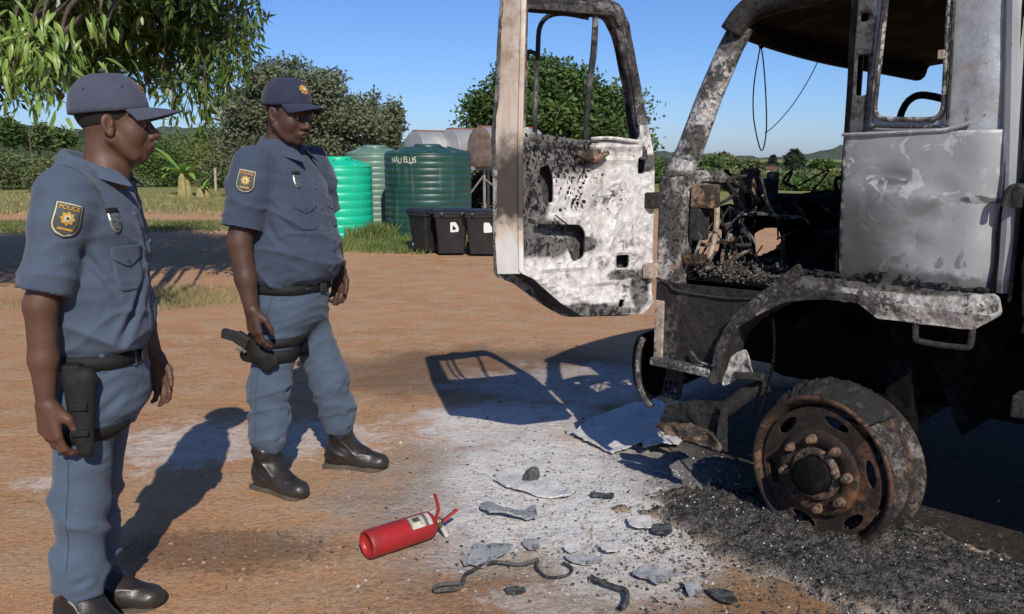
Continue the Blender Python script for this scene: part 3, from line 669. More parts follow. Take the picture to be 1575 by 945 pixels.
def edge_mat():
    n = NT('heat_browned_edge'); st = n.noise(1, 6, .65, .3, co=n.mapp(scale=(13, 13, 1.6))); bl = n.noise(7, 6, .65)
    col = n.mix(n.ramp(st, [(.36, 0), (.66, 1)]), (.64, .57, .48), (.46, .36, .26)); col = n.mix(n.ramp(bl, [(.52, 0), (.64, .7)]), col, (.30, .20, .13))
    sep = n.t.nodes.new('ShaderNodeSeparateXYZ'); n.lk(n.co, sep.inputs[0]); z = n.ma('ADD', sep.outputs[2], n.ma('MULTIPLY', n.ma('SUBTRACT', bl, .5), .35))
    col = n.mix(n.ma('MULTIPLY', n.mr(z, 1.20, 1.30), n.mr(z, 1.62, 1.48)), col, (.07, .055, .045)); col = n.mix(n.mr(z, 1.21, 1.12), col, (.68, .66, .63))
    n.bump(n.ma('ADD', st, bl), .5, .006); return n.out(col, .7, 0, .35)
M_edge = edge_mat()
M_pillar = burnt('ashen_pillar', (.50, .49, .47), (.16, .155, .15), (.02, .02, .02), .44, 9, (.28, .2, .14), .62, flake=38)
M_soot = burnt('sooty_steel', (.17, .16, .15), (.07, .066, .063), (.014, .014, .014), .36, 6, (.16, .09, .055), .60, flake=30)
M_black = burnt('charred_black', (.012, .012, .012), (.007, .007, .007), (.003, .003, .003), .40, 6, flake=24, rough=.98, spec=.12)
M_lower = burnt('burnt_lower_panel', (.11, .10, .09), (.042, .039, .037), (.010, .010, .010), .33, 5, (.26, .17, .10), .58,
                blobs=[((.38, 0, .80), (.22, .5, .20))], clear=[((.09, 0, .74), (.05, .3, .12))], flake=34)  # blob blackens the panel towards the wheel arch, clear keeps the front paler
M_tan = burnt('heat_bleached_steel', (.46, .37, .29), (.30, .24, .18), (.05, .045, .04), .54, 7, flake=30)
def quarter_mat():
    n = NT('heat_greyed_panel'); big = n.noise(2.6, 7, .55, .35); fine = n.noise(30, 6, .7)
    streak = n.noise(6, 5, .6, .8)
    col = n.mix(n.ramp(big, [(.35, 0), (.68, 1)]), (.36, .375, .38), (.23, .242, .246))
    col = n.mix(n.ma('MULTIPLY', n.ramp(streak, [(.60, 0), (.66, .8)]), n.ramp(big, [(.45, 0), (.6, 1)])), col, (.55, .57, .57))
    wob = n.noise(7, 7, .7, .6)
    sm = n.ma('MULTIPLY', n.blob((.79, 0, 1.17), (.33, 1, .36), wob, .45, 1.25, .40), .96); sm = n.ma('MAXIMUM', sm, n.ma('MULTIPLY', n.blob((1.10, 0, 1.35), (.09, 1, .05), wob, 1.6, 1.3, .2), .6)); sm = n.ma('MAXIMUM', sm, n.ma('MULTIPLY', n.blob((.83, 0, 1.46), (.09, 1, .2), wob, .9, 1.4, .1), .55))
    sm = n.ma('MAXIMUM', sm, n.ma('MULTIPLY', n.blob((1.30, 0, 1.385), (.075, 1, .016), wob, 1.4, 1.0, .7), .9))
    col = n.mix(n.ma('MULTIPLY', sm, .9), col, (.035, .034, .033))
    col = n.mix(n.ma('MULTIPLY', n.blob((1.1, 0, 1.09), (.5, 1, .05), fine, .9), .75), col, (.06, .058, .055))
    col = n.mix(n.ma('MULTIPLY', n.blob((1.0, 0, 1.44), (.08, 1, .012), wob, 1.2), .6), col, (.07, .07, .07))
    peel = n.noise(11, 6, .62, 1.0); col = n.mix(n.ma('MULTIPLY', n.ma('MULTIPLY', n.ramp(peel, [(.56, 0), (.585, 1)]), n.blob((1.10, 0, 1.50), (.34, 1, .16), big, .9)), .75), col, (.52, .54, .54)); col = n.mix(n.ma('MULTIPLY', n.ramp(peel, [(.40, 1), (.44, 0)]), n.ma('MULTIPLY', n.blob((1.12, 0, 1.16), (.3, 1, .12), big, .9), .6)), col, (.06, .06, .06))
    col = n.mix(n.ma('MULTIPLY', n.ramp(n.noise(58, 4, .7), [(.66, 0), (.71, 1)]), .7), col, (.05, .05, .05))
    n.bump(n.ma('ADD', n.ma('MULTIPLY', streak, .6), n.ma('MULTIPLY', fine, .12)), .35, .012)
    return n.out(col, n.mr(big, .3, .7, .46, .66), .12, .4)
M_quarter = quarter_mat()
M_rust = burnt('rusted_rim', (.13, .066, .037), (.06, .033, .021), (.013, .011, .010), .46, 7, (.19, .095, .045), .56, blobs=[((.66, -.05, .36), (.10, .2, .17)), ((.78, -.08, .47), (.16, .1, .05)), ((.62, -.05, .14), (.12, .2, .10))], flake=26, bump=.45)  # blobs put soot and the fender's shade into the colour of the rim's left
M_rustgrey = burnt('grey_rusted_hub', (.16, .12, .09), (.08, .058, .042), (.025, .022, .02), .5, 16, (.3, .15, .07), .5, flake=60)
M_char = burnt('charred_rubber', (.085, .08, .076), (.04, .038, .036), (.012, .012, .012), .38, 14, flake=70, bump=1.)

S3 = lambda off=0.: (lambda x, z, w: (x, w+off, z))
def part(name, vf, mat, parent=truck, smooth=False): return mesh_obj(name, vf[0], vf[1], mat, parent, smooth)
def dent(k, a): return lambda x, z: a*fbm(x*k, z*k, 3, 3)
# cab side behind the door
def qd(x, z):
    q = .012*fbm(x*4, z*4, 3, 3)
    q += .016*math.exp(-((z-1.455+.25*(x-.95)**2*3)/.022)**2)*math.exp(-((x-.99)/.10)**2)+.012*math.exp(-((z-1.225)/.018)**2-((x-1.10)/.05)**2)-.008*math.exp(-((z-1.38)/.02)**2-((x-1.15)/.06)**2)
    if x > 1.24: q += .9*(x-1.24)**2*5
    return q
quarter = part('side_panel', plate(round_poly([(.815, 1.608), (.833, 1.065), (1.372, 1.075), (1.36, 1.5), (1.352, 1.617)], .01, 2), [], .006, .022, S3(), qd), M_quarter, smooth=True)
upper = part('upper_side_panel', plate([(.805, 2.22), (.812, 1.595), (1.352, 1.60), (1.31, 2.22)], [round_poly([(.935, 2.15), (.918, 1.66), (1.148, 1.652), (1.132, 2.15)], .05, 5), rrect(.842, .880, 1.745, 1.885, .008), rrect(.842, .872, 2.0, 2.03, .01)], .006, .022, S3(.012), lambda x, z: .006*fbm(x*5, z*5, 9, 3)+(4.5*(x-1.24)**2 if x > 1.24 else 0)), burnt('scorched_upper_panel', (.37, .385, .39), (.29, .303, .308), (.04, .04, .04), .70, 4, (.3, .25, .19), .62, blobs=[((.85, 0, 1.85), (.06, .3, .35))], flake=40, bump=.3, metal=.3, rough=.5), smooth=True)
MB().tube([(x, .004, z) for x, z in round_poly([(.935, 2.15), (.918, 1.66), (1.148, 1.652), (1.132, 2.15)], .05, 5)]+[(.935, .004, 2.12)], .008, 8).build('window_seal', M_pillar, upper)
MB().tube([(.926, -.002, 2.1), (.908, -.002, 1.66), (.93, -.002, 1.635), (1.14, -.002, 1.63), (1.165, -.002, 1.66), (1.15, -.002, 2.1)], .006, 6, 3).build('window_trim', M_frame, upper)
MB().box((1.128, .0, 1.865), (.022, .012, .03), bev=.003).build('window_catch', M_tan, upper)
MB().tube([(.812, -.004, 1.607), (1.0, -.006, 1.611), (1.16, -.006, 1.617), (1.24, .0, 1.64)], .007, 6, 3).build('belt_crease', M_quarter, upper)
MB().tube([(1.31, .03, 2.2), (1.352, .045, 1.62), (1.372, .045, 1.3), (1.374, .045, 1.08)], [.028, .03, .03, .026], 10, 3).build('rear_corner', M_quarter)
MB().tube([(1.395, .02, 1.85), (1.40, .02, 1.45), (1.40, .03, 1.05)], .007, 8, 2).build('rear_rail', M_soot)
MB().tube([(1.42, .0, 1.43), (1.395, -.02, 1.435), (1.375, -.025, 1.42), (1.368, -.028, 1.37)], .010, 8, 2).build('latch_lever', M_soot)
MB().box((1.40, .0, 1.40), (.03, .05, .07), bev=.006).build('latch_block', M_soot)
# pillar between door opening and side panel
MB().box((.822, .05, 1.62), (.018, .09, 1.16)).build('door_jamb', M_black)
# sill and rear of the wheel arch
sill_mat = burnt('flaking_sill', (.50, .485, .46), (.24, .225, .205), (.03, .028, .027), .56, 9, (.32, .24, .16), .62, flake=30, bump=.8, blobs=[((.72, 0, 1.03), (.16, .3, .08)), ((1.0, 0, 1.07), (.3, .3, .025))], clear=[((1.27, 0, .99), (.22, .3, .07))])
part('sill_panel', plate(round_poly([(.64, 1.055), (.70, 1.075), (1.37, 1.075), (1.385, 1.01), (1.318, .952), (.995, .948), (.915, 1.008), (.80, 1.012), (.66, .985)], .018), [], .05, .025, S3(-.022), lambda x, z: .012*fbm(x*9, z*9, 5, 4)-.012*max(0, 1-abs(z-1.01)/.05), .006), sill_mat)
mb = MB()
for i in range(150):
    x = rng.uniform(.66, 1.33); mb.box((x, rng.uniform(-.02, .05), 1.082+rng.random()*.012*(1+2*math.exp(-((x-1.02)/.12)**2))), tuple(rng.uniform(.008, .03, 3)*np.array([1, 1, .5])), Matrix.Rotation(rng.uniform(0, 3), 3, 'Z').to_quaternion().to_euler())
tag(mb.build('sill_rubble', M_char, truck), kind='stuff')
MB().tube([(1.125, -.005, .955), (1.127, -.012, .90), (1.15, -.014, .885), (1.28, -.014, .885), (1.305, -.012, .90), (1.305, -.005, .955)], .011, 10, 3).build('grab_loop', M_soot)
# wheel arch flange
arch = [(.93, 1.0), (.80, 1.0), (.66, .975), (.56, .92), (.46, .85), (.41, .79), (.375, .70), (.35, .585)]
V = []; F = []; A = [Vector((a, b)) for a, b in dens_line(arch, .03)]
for i, p in enumerate(A):
    V += [(p.x, .14, p.y-.002), (p.x, -.03, p.y-.002), (p.x, -.042, p.y+.008)]
    if i: b = 3*i; F += [(b-3+k, b-2+k, b+1+k, b+k) for k in range(2)]
mesh_obj('wheel_arch', V, F, M_soot, truck, True)
fl = [(.935, 1.03), (.80, 1.03), (.66, 1.035), (.715, 1.098), (.69, 1.125), (.60, 1.045), (.52, .975), (.43, .89), (.385, .815), (.352, .715), (.328, .59), (.352, .58), (.377, .70), (.412, .79), (.46, .85), (.56, .92), (.66, .975), (.80, 1.0), (.93, 1.0)]
part('arch_flare', plate(round_poly(fl, .012, 2), [], .02, .018, S3(-.046), lambda x, z: .010*fbm(x*12, z*12, 4, 4)-.010*math.exp(-((z-(1.00-1.02*(.60-x)+.0))/.018)**2), .004), burnt('scorched_arch', (.30, .285, .265), (.10, .095, .09), (.016, .015, .015), .38, 8, (.3, .22, .15), .64, flake=36, bump=.8))
part('mud_flap_bracket', plate(round_poly([(.35, .575), (.385, .70), (.44, .735), (.475, .70), (.485, .63), (.41, .60), (.36, .56)], .01), [], .01, .02, S3(.03), dent(14, .02), .006), sill_mat)
MB().box((.475, .03, .628), (.13, .03, .03), Matrix.Rotation(R(-6), 3, 'Y').to_quaternion().to_euler(), .004).build('flap_bar', M_soot)
# front lower corner below the door
part('lower_front_panel', plate([(.018, 1.0), (.135, .985), (.60, .995), (.50, .90), (.42, .82), (.385, .70), (.36, .66), (.018, .62)], [], .008, .025, S3(), lambda x, z: .008*fbm(x*8, z*8, 2, 3)+.05*max(0, .06-x)), M_lower)
MB().box((.175, -.015, .625), (.30, .06, .035), Matrix.Rotation(R(1), 3, 'Y').to_quaternion().to_euler(), .006).build('step_ledge', M_pillar)
MB().box((.045, -.006, .77), (.045, .012, .26), bev=.003).build('hinge_post_strip', M_tan)
MB().tube([(.02, .0, 1.0), (.09, -.004, .975), (.14, -.006, .952), (.40, -.006, .95), (.56, -.004, .975)], .006, 6, 3).build('sill_lip', M_soot)
MB().tube([(.22, -.02, .70), (.27, -.03, .665), (.33, -.02, .655)], .006, 6, 2).build('bent_strip', M_pillar)
# hinge pillar and A-pillar
mb = MB(); mb.box((.075, .05, 1.21), (.125, .10, .47), bev=.012); mb.build('hinge_pillar', burnt('hinge_pillar_burnt', (.54, .52, .49), (.18, .17, .16), (.018, .018, .018), .43, 7, (.33, .21, .15), .56, flake=36))
for z in (1.34, 1.03): MB().box((.0, -.02, z), (.05, .06, .07), bev=.008).build('hinge', M_tan if z < 1.2 else M_soot)
def pillar(v, sgn, name, mat):
    pts = [(.075, v, 1.43), (.13, v+sgn*.01, 1.56), (.21, v+sgn*.02, 1.78), (.285, v+sgn*.035, 1.96), (.325, v+sgn*.05, 2.045)]
    mb = MB(); V = []; F = []; n = 12
    for i, p in enumerate(pts):
        w = [.062, .056, .052, .050, .050][i]
        for k in range(n): t = 2*math.pi*k/n; V.append((p[0]+math.cos(t)*w*1.05, p[1]+math.sin(t)*w*.8, p[2]-math.cos(t)*w*.28))
        if i: F += [((i-1)*n+k, (i-1)*n+(k+1) % n, i*n+(k+1) % n, i*n+k) for k in range(n)]
    mb.add(V, F); return mb.build(name, mat, truck, True)
M_apil = burnt('ashen_windscreen_pillar', (.62, .61, .59), (.24, .235, .23), (.022, .021, .02), .50, 8, (.3, .24, .19), .66, blobs=[((.33, 0, 2.02), (.10, .3, .10)), ((.08, 0, 1.44), (.1, .2, .03))], flake=44, bump=.8)
CW = 2.25
pillar(.05, 1, 'windscreen_pillar', M_apil)
MB().tube([(.10, CW-.05, 1.38), (.10, CW-.05, 1.50), (.16, CW-.02, 1.58)], [.045, .04, .02], 8, 3).build('collapsed_pillar_stub', M_black)
def rail(v, s, mat): return MB().tube([(.30, v, 2.02), (.345, v+s*.02, 2.085), (.42, v+s*.03, 2.125), (.60, v+s*.03, 2.15), (.83, v+s*.03, 2.175), (1.36, v+s*.03, 2.20)], [.048, .052, .055, .06, .06, .06], 12, 4).build('roof_rail', mat, truck, True)
rail(.06, 1, M_soot); rail(CW-.06, -1, M_black)
MB().tube([(.325, .1, 2.055), (.24, .45, 2.06), (.20, .9, 2.05), (.20, 1.35, 2.04), (.25, 1.8, 2.03), (.325, CW-.1, 2.01)], .052, 10, 4).build('windscreen_header', M_black)
V = []; F = []; nu, nv = 14, 20
for th in (0, .012):
    for j in range(nv+1):
        v = j/nv; bow = .125*math.sin(math.pi*v)
        for i in range(nu+1):
            u = i/nu; s0 = .33-bow; V.append((s0+(1.36-s0)*u, .06+(CW-.12)*v, 2.06+th+.09*math.sin(math.pi*min(1, u*1.1)*.5)+.015*math.sin(math.pi*v)+.012*fbm(u*4, v*6, 2)-.09*v*(.25+.75*u)))
n1 = (nu+1)*(nv+1)
for j in range(nv):
    for i in range(nu): a = j*(nu+1)+i; q = (a, a+1, a+nu+2, a+nu+1); F += [q[::-1], tuple(k+n1 for k in q)]
mesh_obj('roof', V, F, M_black, truck, True)
# back wall, floor, far side, front wall
part('back_wall', plate([(.02, 1.02), (CW-.02, 1.02), (CW-.02, 2.12), (.02, 2.2)], [], .008, .08, lambda v, z, w: (1.345+w, v, z), dent(4, .02)), M_black)
part('cab_floor', plate([(.03, .05), (1.34, .02), (1.34, CW-.02), (.03, CW-.02)], [], .01, .08, lambda s, v, w: (s, v, 1.0+w), dent(5, .02)), M_black)
far = part('far_door', plate([(.02, .95), (.80, .95), (.82, 1.38), (.60, 1.355), (.35, 1.37), (.04, 1.40)], [], .02, .05, S3(CW-.03), dent(6, .02), .012), M_black)
MB().box((.80, CW-.05, 1.6), (.05, .05, 1.2)).build('far_door_pillar', M_black)
part('far_side_panel', plate([(.80, .95), (1.35, .95), (1.35, 2.1), (1.2, 2.1), (1.18, 1.62), (.95, 1.6), (.8, 1.4)], [], .01, .06, S3(CW-.02)), M_black)
hexh = [(.885, 1.09), (.905, 1.135), (1.00, 1.158), (1.165, 1.15), (1.205, 1.075), (1.18, 1.045), (.955, 1.005), (.905, 1.02)]
fw = plate([(.04, .66), (CW-.04, .66), (CW-.04, 1.34), (1.55, 1.33), (1.2, 1.315), (.9, 1.27), (.62, 1.30), (.40, 1.28), (.25, 1.36), (.04, 1.40)],
           [rrect(.345, .565, 1.068, 1.178, .012), hexh, round_poly([(.60, 1.09), (.68, 1.13), (.75, 1.13), (.70, 1.02), (.62, 1.0)], .01), round_poly([(.70, 1.20), (.76, 1.19), (.79, 1.245), (.75, 1.29), (.705, 1.27)], .02), rrect(.695, .72, 1.155, 1.18, .01), rrect(.74, .76, 1.15, 1.18, .008), round_poly([(.25, 1.24), (.30, 1.24), (.31, 1.38), (.26, 1.38)], .01)],
           .012, .035, lambda v, z, w: (.0+w, v, z), dent(8, .015), .008)
part('front_wall', fw, M_black)
# what is left of the dashboard
M_dash = burnt('rusty_bracket', (.30, .22, .16), (.14, .095, .07), (.02, .017, .015), .46, 14, (.30, .13, .07), .52, flake=50)
def brk(name, c, d, rz=0, mat=M_dash, tilt=0): return MB().box(c, d, Matrix(Matrix.Rotation(R(rz), 3, 'Z') @ Matrix.Rotation(R(tilt), 3, 'Y')).to_euler(), .008).build(name, mat, truck)
brk('dash_bracket', (.15, .52, 1.41), (.05, .09, .10), 20); brk('dash_bracket', (.15, .575, 1.395), (.04, .05, .13), 10, M_dash)
brk('dash_bracket', (.15, .72, 1.36), (.06, .14, .13), 5, M_soot); brk('dash_bracket', (.14, .80, 1.38), (.05, .05, .15), 5, M_dash); brk('dash_bracket', (.15, .74, 1.275), (.08, .16, .05), 5, M_rust)
brk('heater_box', (.19, .10, 1.36), (.10, .10, .10), 12, M_dash); brk('heater_box', (.17, .09, 1.24), (.05, .09, .14), 0, M_soot); brk('pedal_box', (.16, .06, 1.09), (.10, .10, .04), 0, M_rust)
MB().tube([(.12, .15, 1.44), (.12, .32, 1.43), (.13, .46, 1.37), (.14, .52, 1.26)], [.03, .032, .03, .026], 10, 3).build('dash_beam', M_pillar)
MB().tube([(.09, .06, 1.46), (.10, .30, 1.45), (.13, .44, 1.41)], .014, 8, 3).build('dash_rail', M_soot)
MB().tube([(.14, .5, 1.33), (.14, 1.0, 1.30), (.14, 1.6, 1.28), (.14, CW-.08, 1.28)], [.04, .045, .045, .05], 10, 3).build('dash_beam', M_black)
MB().tube([(.16, .13, 1.40), (.18, .19, 1.38), (.19, .20, 1.24), (.18, .17, 1.10), (.17, .08, 1.06)], .013, 8, 3).build('hose', M_tan)
MB().tube([(.12, .50, 1.16), (.16, .40, 1.13), (.22, .35, 1.06), (.25, .34, 1.0)], .014, 8, 3).build('hose', M_soot)
MB().tube([(.10, .50, 1.30), (.12, .50, 1.15), (.13, .52, 1.0)], .022, 8, 2).build('steering_shaft', M_soot)
MB().tube([(.10, .44, 1.02), (.11, .46, 1.16), (.10, .45, 1.22)], .018, 8, 2).build('steering_shaft', M_pillar)
MB().tube([(.08, .62, 1.28), (.10, .60, 1.15), (.14, .55, 1.02)], .012, 8, 2).build('hose', M_soot)
brk('seat_frame', (.85, 1.45, 1.18), (.48, .55, .36), 3, M_black); brk('seat_frame', (1.15, 1.45, 1.40), (.10, .55, .60), 0, M_black, -8)
brk('engine_cover', (.75, .95, 1.08), (.7, .5, .2), 0, M_black)
for (a, b, c, r) in ((.30, 1.30, 1.34, .09), (.36, 1.75, 1.33, .10)): MB().lathe([(r, -.012), (r+.012, 0), (r, .012), (r-.012, 0), (r, -.012)], 24, Matrix.Translation((a, b, c)) @ Matrix.Rotation(R(60), 4, 'Y')).build('steering_ring', M_black, truck)
mb = MB()
for i in range(900):
    x, y = rng.uniform(.10, .80), abs(rng.normal(0, .28))+.03; s = (.003+.016*rng.random(3)**2)*np.array([1.5, 1, .5])
    mb.box((x, y, 1.012+rng.random()*.045*math.exp(-y*2)*(1+math.exp(-((x-.25)/.15)**2))), tuple(s), Matrix.Rotation(rng.uniform(0, 3), 3, Vector(rng.normal(size=3))).to_euler())
tag(mb.build('floor_rubble', burnt('floor_ash', (.20, .18, .16), (.07, .065, .06), (.02, .02, .02), .48, 30, (.25, .17, .1), .55, flake=90), truck), kind='stuff')
# burnt looms, rods and cable ends tangled behind the dashboard
tr_ = np.random.default_rng(5)
for i in range(34):
    a = Vector((tr_.uniform(.04, .28), tr_.uniform(.08, 1.0), tr_.uniform(1.02, 1.42))); P_ = [a]
    for k in range(3): P_.append(P_[-1]+Vector(tr_.normal(size=3)*np.array([.05, .11, .09])))
    P_ = [Vector((min(max(p.x, .03), .32), max(p.y, .05), min(max(p.z, 1.01), 1.46))) for p in P_]
    MB().tube(P_, [.003+.007*tr_.random()]*4, 6, 4).build(['burnt_wire', 'bent_rod', 'hose'][i % 3], [M_soot, M_dash, M_black, M_pillar][int(tr_.integers(4))])
# wires hanging from the roof header
MB().tube([(.135, .6, 2.075), (.15, .6, 2.02)], .010, 6).build('wire_clip', M_black)
MB().tube([(.145, .6, 2.03), (.122, .6, 1.86), (.13, .6, 1.70), (.176, .6, 1.555), (.196, .6, 1.64), (.185, .6, 1.80), (.165, .6, 1.95), (.15, .6, 2.02)], .0032, 5, 5).build('hanging_wire', M_black)
MB().tube([(.19, .6, 1.636), (.24, .6, 1.672), (.32, .6, 1.76), (.39, .6, 1.87), (.438, .6, 1.975), (.46, .6, 2.06)], .0022, 5, 4).build('hanging_wire', M_black)
MB().tube([(.16, CW+.03, 1.36), (.165, CW+.04, 1.60), (.20, CW+.04, 1.80), (.255, CW+.04, 1.875), (.33, CW+.04, 1.885), (.46, CW+.04, 1.85)], .022, 8, 3).build('far_mirror_arm', M_black)

# ---------------------------------------------------------------- the open door, hinged at the front pillar
_c, _s = math.cos(-TA), math.sin(-TA)
def toloc(x, y): return Vector((x*_c-y*_s, x*_s+y*_c))
DT = toloc(-.907, -.421).normalized(); DN = toloc(.421, -.907).normalized()
def D3(off=0.): return lambda s, z, w: (DT.x*s+DN.x*(off-w), DT.y*s+DN.y*(off-w), z)
DP = lambda s, w, z: (DT.x*s+DN.x*w, DT.y*s+DN.y*w, z)
outer = round_poly([(.008, 1.50), (.004, .875), (.05, .838), (.36, .850), (.47, .92), (.60, 1.03), (.665, 1.06), (.668, 1.62), (.652, 2.16), (.21, 2.15), (.155, 2.07), (.085, 1.80), (.03, 1.60)], .035, 4)
win = round_poly([(.635, 1.655), (.622, 2.10), (.235, 2.10), (.185, 2.03), (.125, 1.80), (.088, 1.615), (.11, 1.585), (.40, 1.598), (.62, 1.625)], .03, 4)
holes = [win, round_poly([(.495, 1.34), (.545, 1.34), (.565, 1.48), (.525, 1.50), (.500, 1.45)], .012), round_poly([(.565, 1.215), (.575, 1.255), (.37, 1.245), (.342, 1.21), (.345, 1.105), (.40, 1.085), (.42, 1.13), (.45, 1.185), (.52, 1.20)], .018), rrect(.118, .185, 1.048, 1.105, .012), rrect(.05, .085, 1.455, 1.525, .01), rrect(.148, .175, .875, .91, .008), rrect(.106, .114, 1.525, 1.533, .003), rrect(.255, .268, 1.445, 1.458, .005), rrect(.30, .31, 1.36, 1.37, .004), rrect(.22, .23, 1.30, 1.31, .004), rrect(.16, .17, 1.38, 1.39, .004), rrect(.455, .47, 1.30, 1.315, .005)]
def edge_dist(s, z):
    best = 1.
    for i in range(len(low_out)):
        a, b = low_out[i-1], low_out[i]; vx, vy = b[0]-a[0], b[1]-a[1]; t = max(0, min(1, ((s-a[0])*vx+(z-a[1])*vy)/(vx*vx+vy*vy+1e-9))); best = min(best, math.hypot(s-a[0]-t*vx, z-a[1]-t*vy))
    return best
low_out = [(.008, 1.50), (.004, .875), (.05, .838), (.36, .850), (.47, .92), (.60, 1.03), (.665, 1.06), (.668, 1.64), (.40, 1.598), (.11, 1.587), (.05, 1.66), (.03, 1.60)]
def dd(s, z):
    e_ = edge_dist(s, z); rim = .014*(1/(1+math.exp((.036-e_)/.004)))
    for (x0, x1, y0, y1) in ((.34, .575, 1.085, 1.255), (.118, .185, 1.048, 1.105), (.495, .565, 1.34, 1.50)):
        dx = max(x0-s, 0, s-x1); dz_ = max(y0-z, 0, z-y1); rim += -.010*math.exp(-((math.hypot(dx, dz_)-.016)/.010)**2)
    rim += -.008*math.exp(-((z-1.47-.05*math.sin(s*9))/.010)**2)*(1 if .10 < s < .42 else 0)-.009*math.exp(-((s-.205-.02*math.sin(z*13))/.011)**2)*(1 if 1.13 < z < 1.42 else 0)
    return rim+dd0(s, z)
def dd0(s, z):
    q = .006*fbm(s*7, z*7, 1, 3)
    e = min(abs(s-.05), 1)
    q += -.014*math.exp(-((z-1.0+.0)/.012)**2)*(1 if .06 < s < .34 else 0)
    q += .016*math.exp(-((s-.26)/.07)**2-((z-1.32)/.09)**2)-.015*math.exp(-((s-.36)/.06)**2-((z-1.36)/.10)**2)
    t = z-(1.14-.35*(s-.30)) if s > .3 else z-1.14
    q += -.018*math.exp(-((z-(.90+.45*max(0, s-.3)))/.02)**2)
    return q
low_door = round_poly([(.008, 1.50), (.004, .875), (.05, .838), (.36, .850), (.47, .92), (.60, 1.03), (.665, 1.06), (.668, 1.64), (.62, 1.645), (.60, 1.623), (.40, 1.598), (.11, 1.587), (.088, 1.615), (.095, 1.66), (.05, 1.66), (.03, 1.60)], .012, 3)
door = part('door', plate(low_door, holes[1:], .010, .018, D3(0.), dd), M_door, smooth=False)
up_door = [(.05, 1.655), (.098, 1.655), (.125, 1.80), (.185, 2.03), (.235, 2.10), (.622, 2.10), (.633, 1.64), (.668, 1.64), (.652, 2.16), (.21, 2.15), (.155, 2.07), (.085, 1.80)]
part('window_surround', plate(round_poly(up_door, .012, 3), [], .010, .02, D3(0.), dent(9, .005)), burnt('sooty_window_surround', (.34, .32, .30), (.14, .13, .125), (.018, .018, .018), .46, 7, (.3, .22, .15), .62, blobs=[((-.14, -.36, 2.12), (.6, .6, .14)), ((-.05, -.13, 2.0), (.2, .12, .25))], flake=30), door)
part('outer_skin', plate(round_poly([(-.005, 1.52), (-.008, .86), (.05, .815), (.40, .835), (.52, .905), (.66, 1.01), (.735, 1.03), (.742, 1.62), (.70, 2.18), (.20, 2.18), (.14, 2.08), (.07, 1.80), (.01, 1.60)], .04, 4), [win], .004, .035, D3(-.085), dent(5, .008)), burnt('outer_door_skin', (.3, .29, .28), (.14, .135, .13), (.02, .02, .02), .42, 5, flake=30), door)
# rear edge of the door (shut face), bottom flange and frame
def strip(name, A, mat, B, parent, jig=.004):
    V = []; F = []
    n = len(A); m = 5
    for i in range(n):
        a, b = Vector(A[i]), Vector(B[i])
        for k in range(m): p = a.lerp(b, k/(m-1)); V.append(p+Vector((jig*fbm(p.z*14, k*2., 3), jig*fbm(p.z*14, k*2., 7), 0)))
        if i: q = m*i; F += [(q-m+k, q-m+k+1, q+k+1, q+k) for k in range(m-1)]
    return mesh_obj(name, V, F, mat, parent, True)
zs = np.linspace(1.045, 2.16, 40)
ein = [DP(np.interp(z, [1.04, 1.62, 2.16], [.662, .666, .652]), .012, z+.01) for z in zs]
eou = [DP(np.interp(z, [1.04, 1.10, 1.62, 2.16], [.722, .726, .724, .688]), -.088, z) for z in zs]
strip('shut_face', ein, M_edge, eou, door)
MB().tube([DP(.655, .008, 1.065), DP(.66, .010, 1.35), DP(.66, .010, 1.62), DP(.645, .008, 2.15)], .012, 8, 4).build('edge_bead', M_edge, door)
strip('inner_frame_return', [DP(.634, .004, z) for z in np.linspace(1.64, 2.12, 14)], M_edge, [DP(.63, -.085, z) for z in np.linspace(1.64, 2.12, 14)], door)
bo = [(.03, .838), (.20, .842), (.36, .850), (.47, .92), (.60, 1.03), (.66, 1.058)]
strip('bottom_flange', [DP(s, .004, z) for s, z in dens_line(bo, .03)], M_soot, [DP(s, -.085, z-.016) for s, z in dens_line(bo, .03)], door)
fr = [(.655, 2.135), (.45, 2.135), (.235, 2.13), (.185, 2.075), (.14, 1.93), (.10, 1.78), (.062, 1.62), (.045, 1.52)]
MB().tube([DP(s, -.03, z) for s, z in fr], [.034, .034, .034, .034, .030, .027, .028, .03], 10, 4).build('window_frame', M_frame, door)
MB().tube([DP(.30, -.03, 2.12), DP(.305, -.032, 1.95), DP(.328, -.034, 1.78), DP(.335, -.034, 1.59)], [.012, .014, .013, .011], 8, 2).build('quarter_light_bar', M_frame, door)
MB().tube([DP(.335, .006, 1.60), DP(.26, .012, 1.605), DP(.16, .010, 1.597), DP(.10, .006, 1.590)], .008, 6, 2).build('window_channel', M_door, door)
MB().box(DP(.33, .02, 1.535), (.02, .09, .05), None, .006).build('regulator', M_dash, door)
MB().tube([DP(.40, .015, 1.545), DP(.33, .03, 1.52), DP(.26, .02, 1.545)], [.012, .018, .012], 8, 2).build('regulator_arm', M_dash, door)
MB().tube([DP(.29, -.10, 2.10), DP(.40, -.17, 2.12), DP(.455, -.22, 2.08), DP(.465, -.23, 1.95), DP(.475, -.23, 1.60), DP(.46, -.13, 1.52)], .011, 8, 4).build('mirror_bracket', M_frame, door)
MB().tube([DP(.465, -.23, 1.955), DP(.495, -.235, 1.965), DP(.515, -.235, 1.93), DP(.52, -.235, 1.60), DP(.50, -.13, 1.52)], .009, 8, 4).build('mirror_bracket', M_frame, door)
mb = MB()
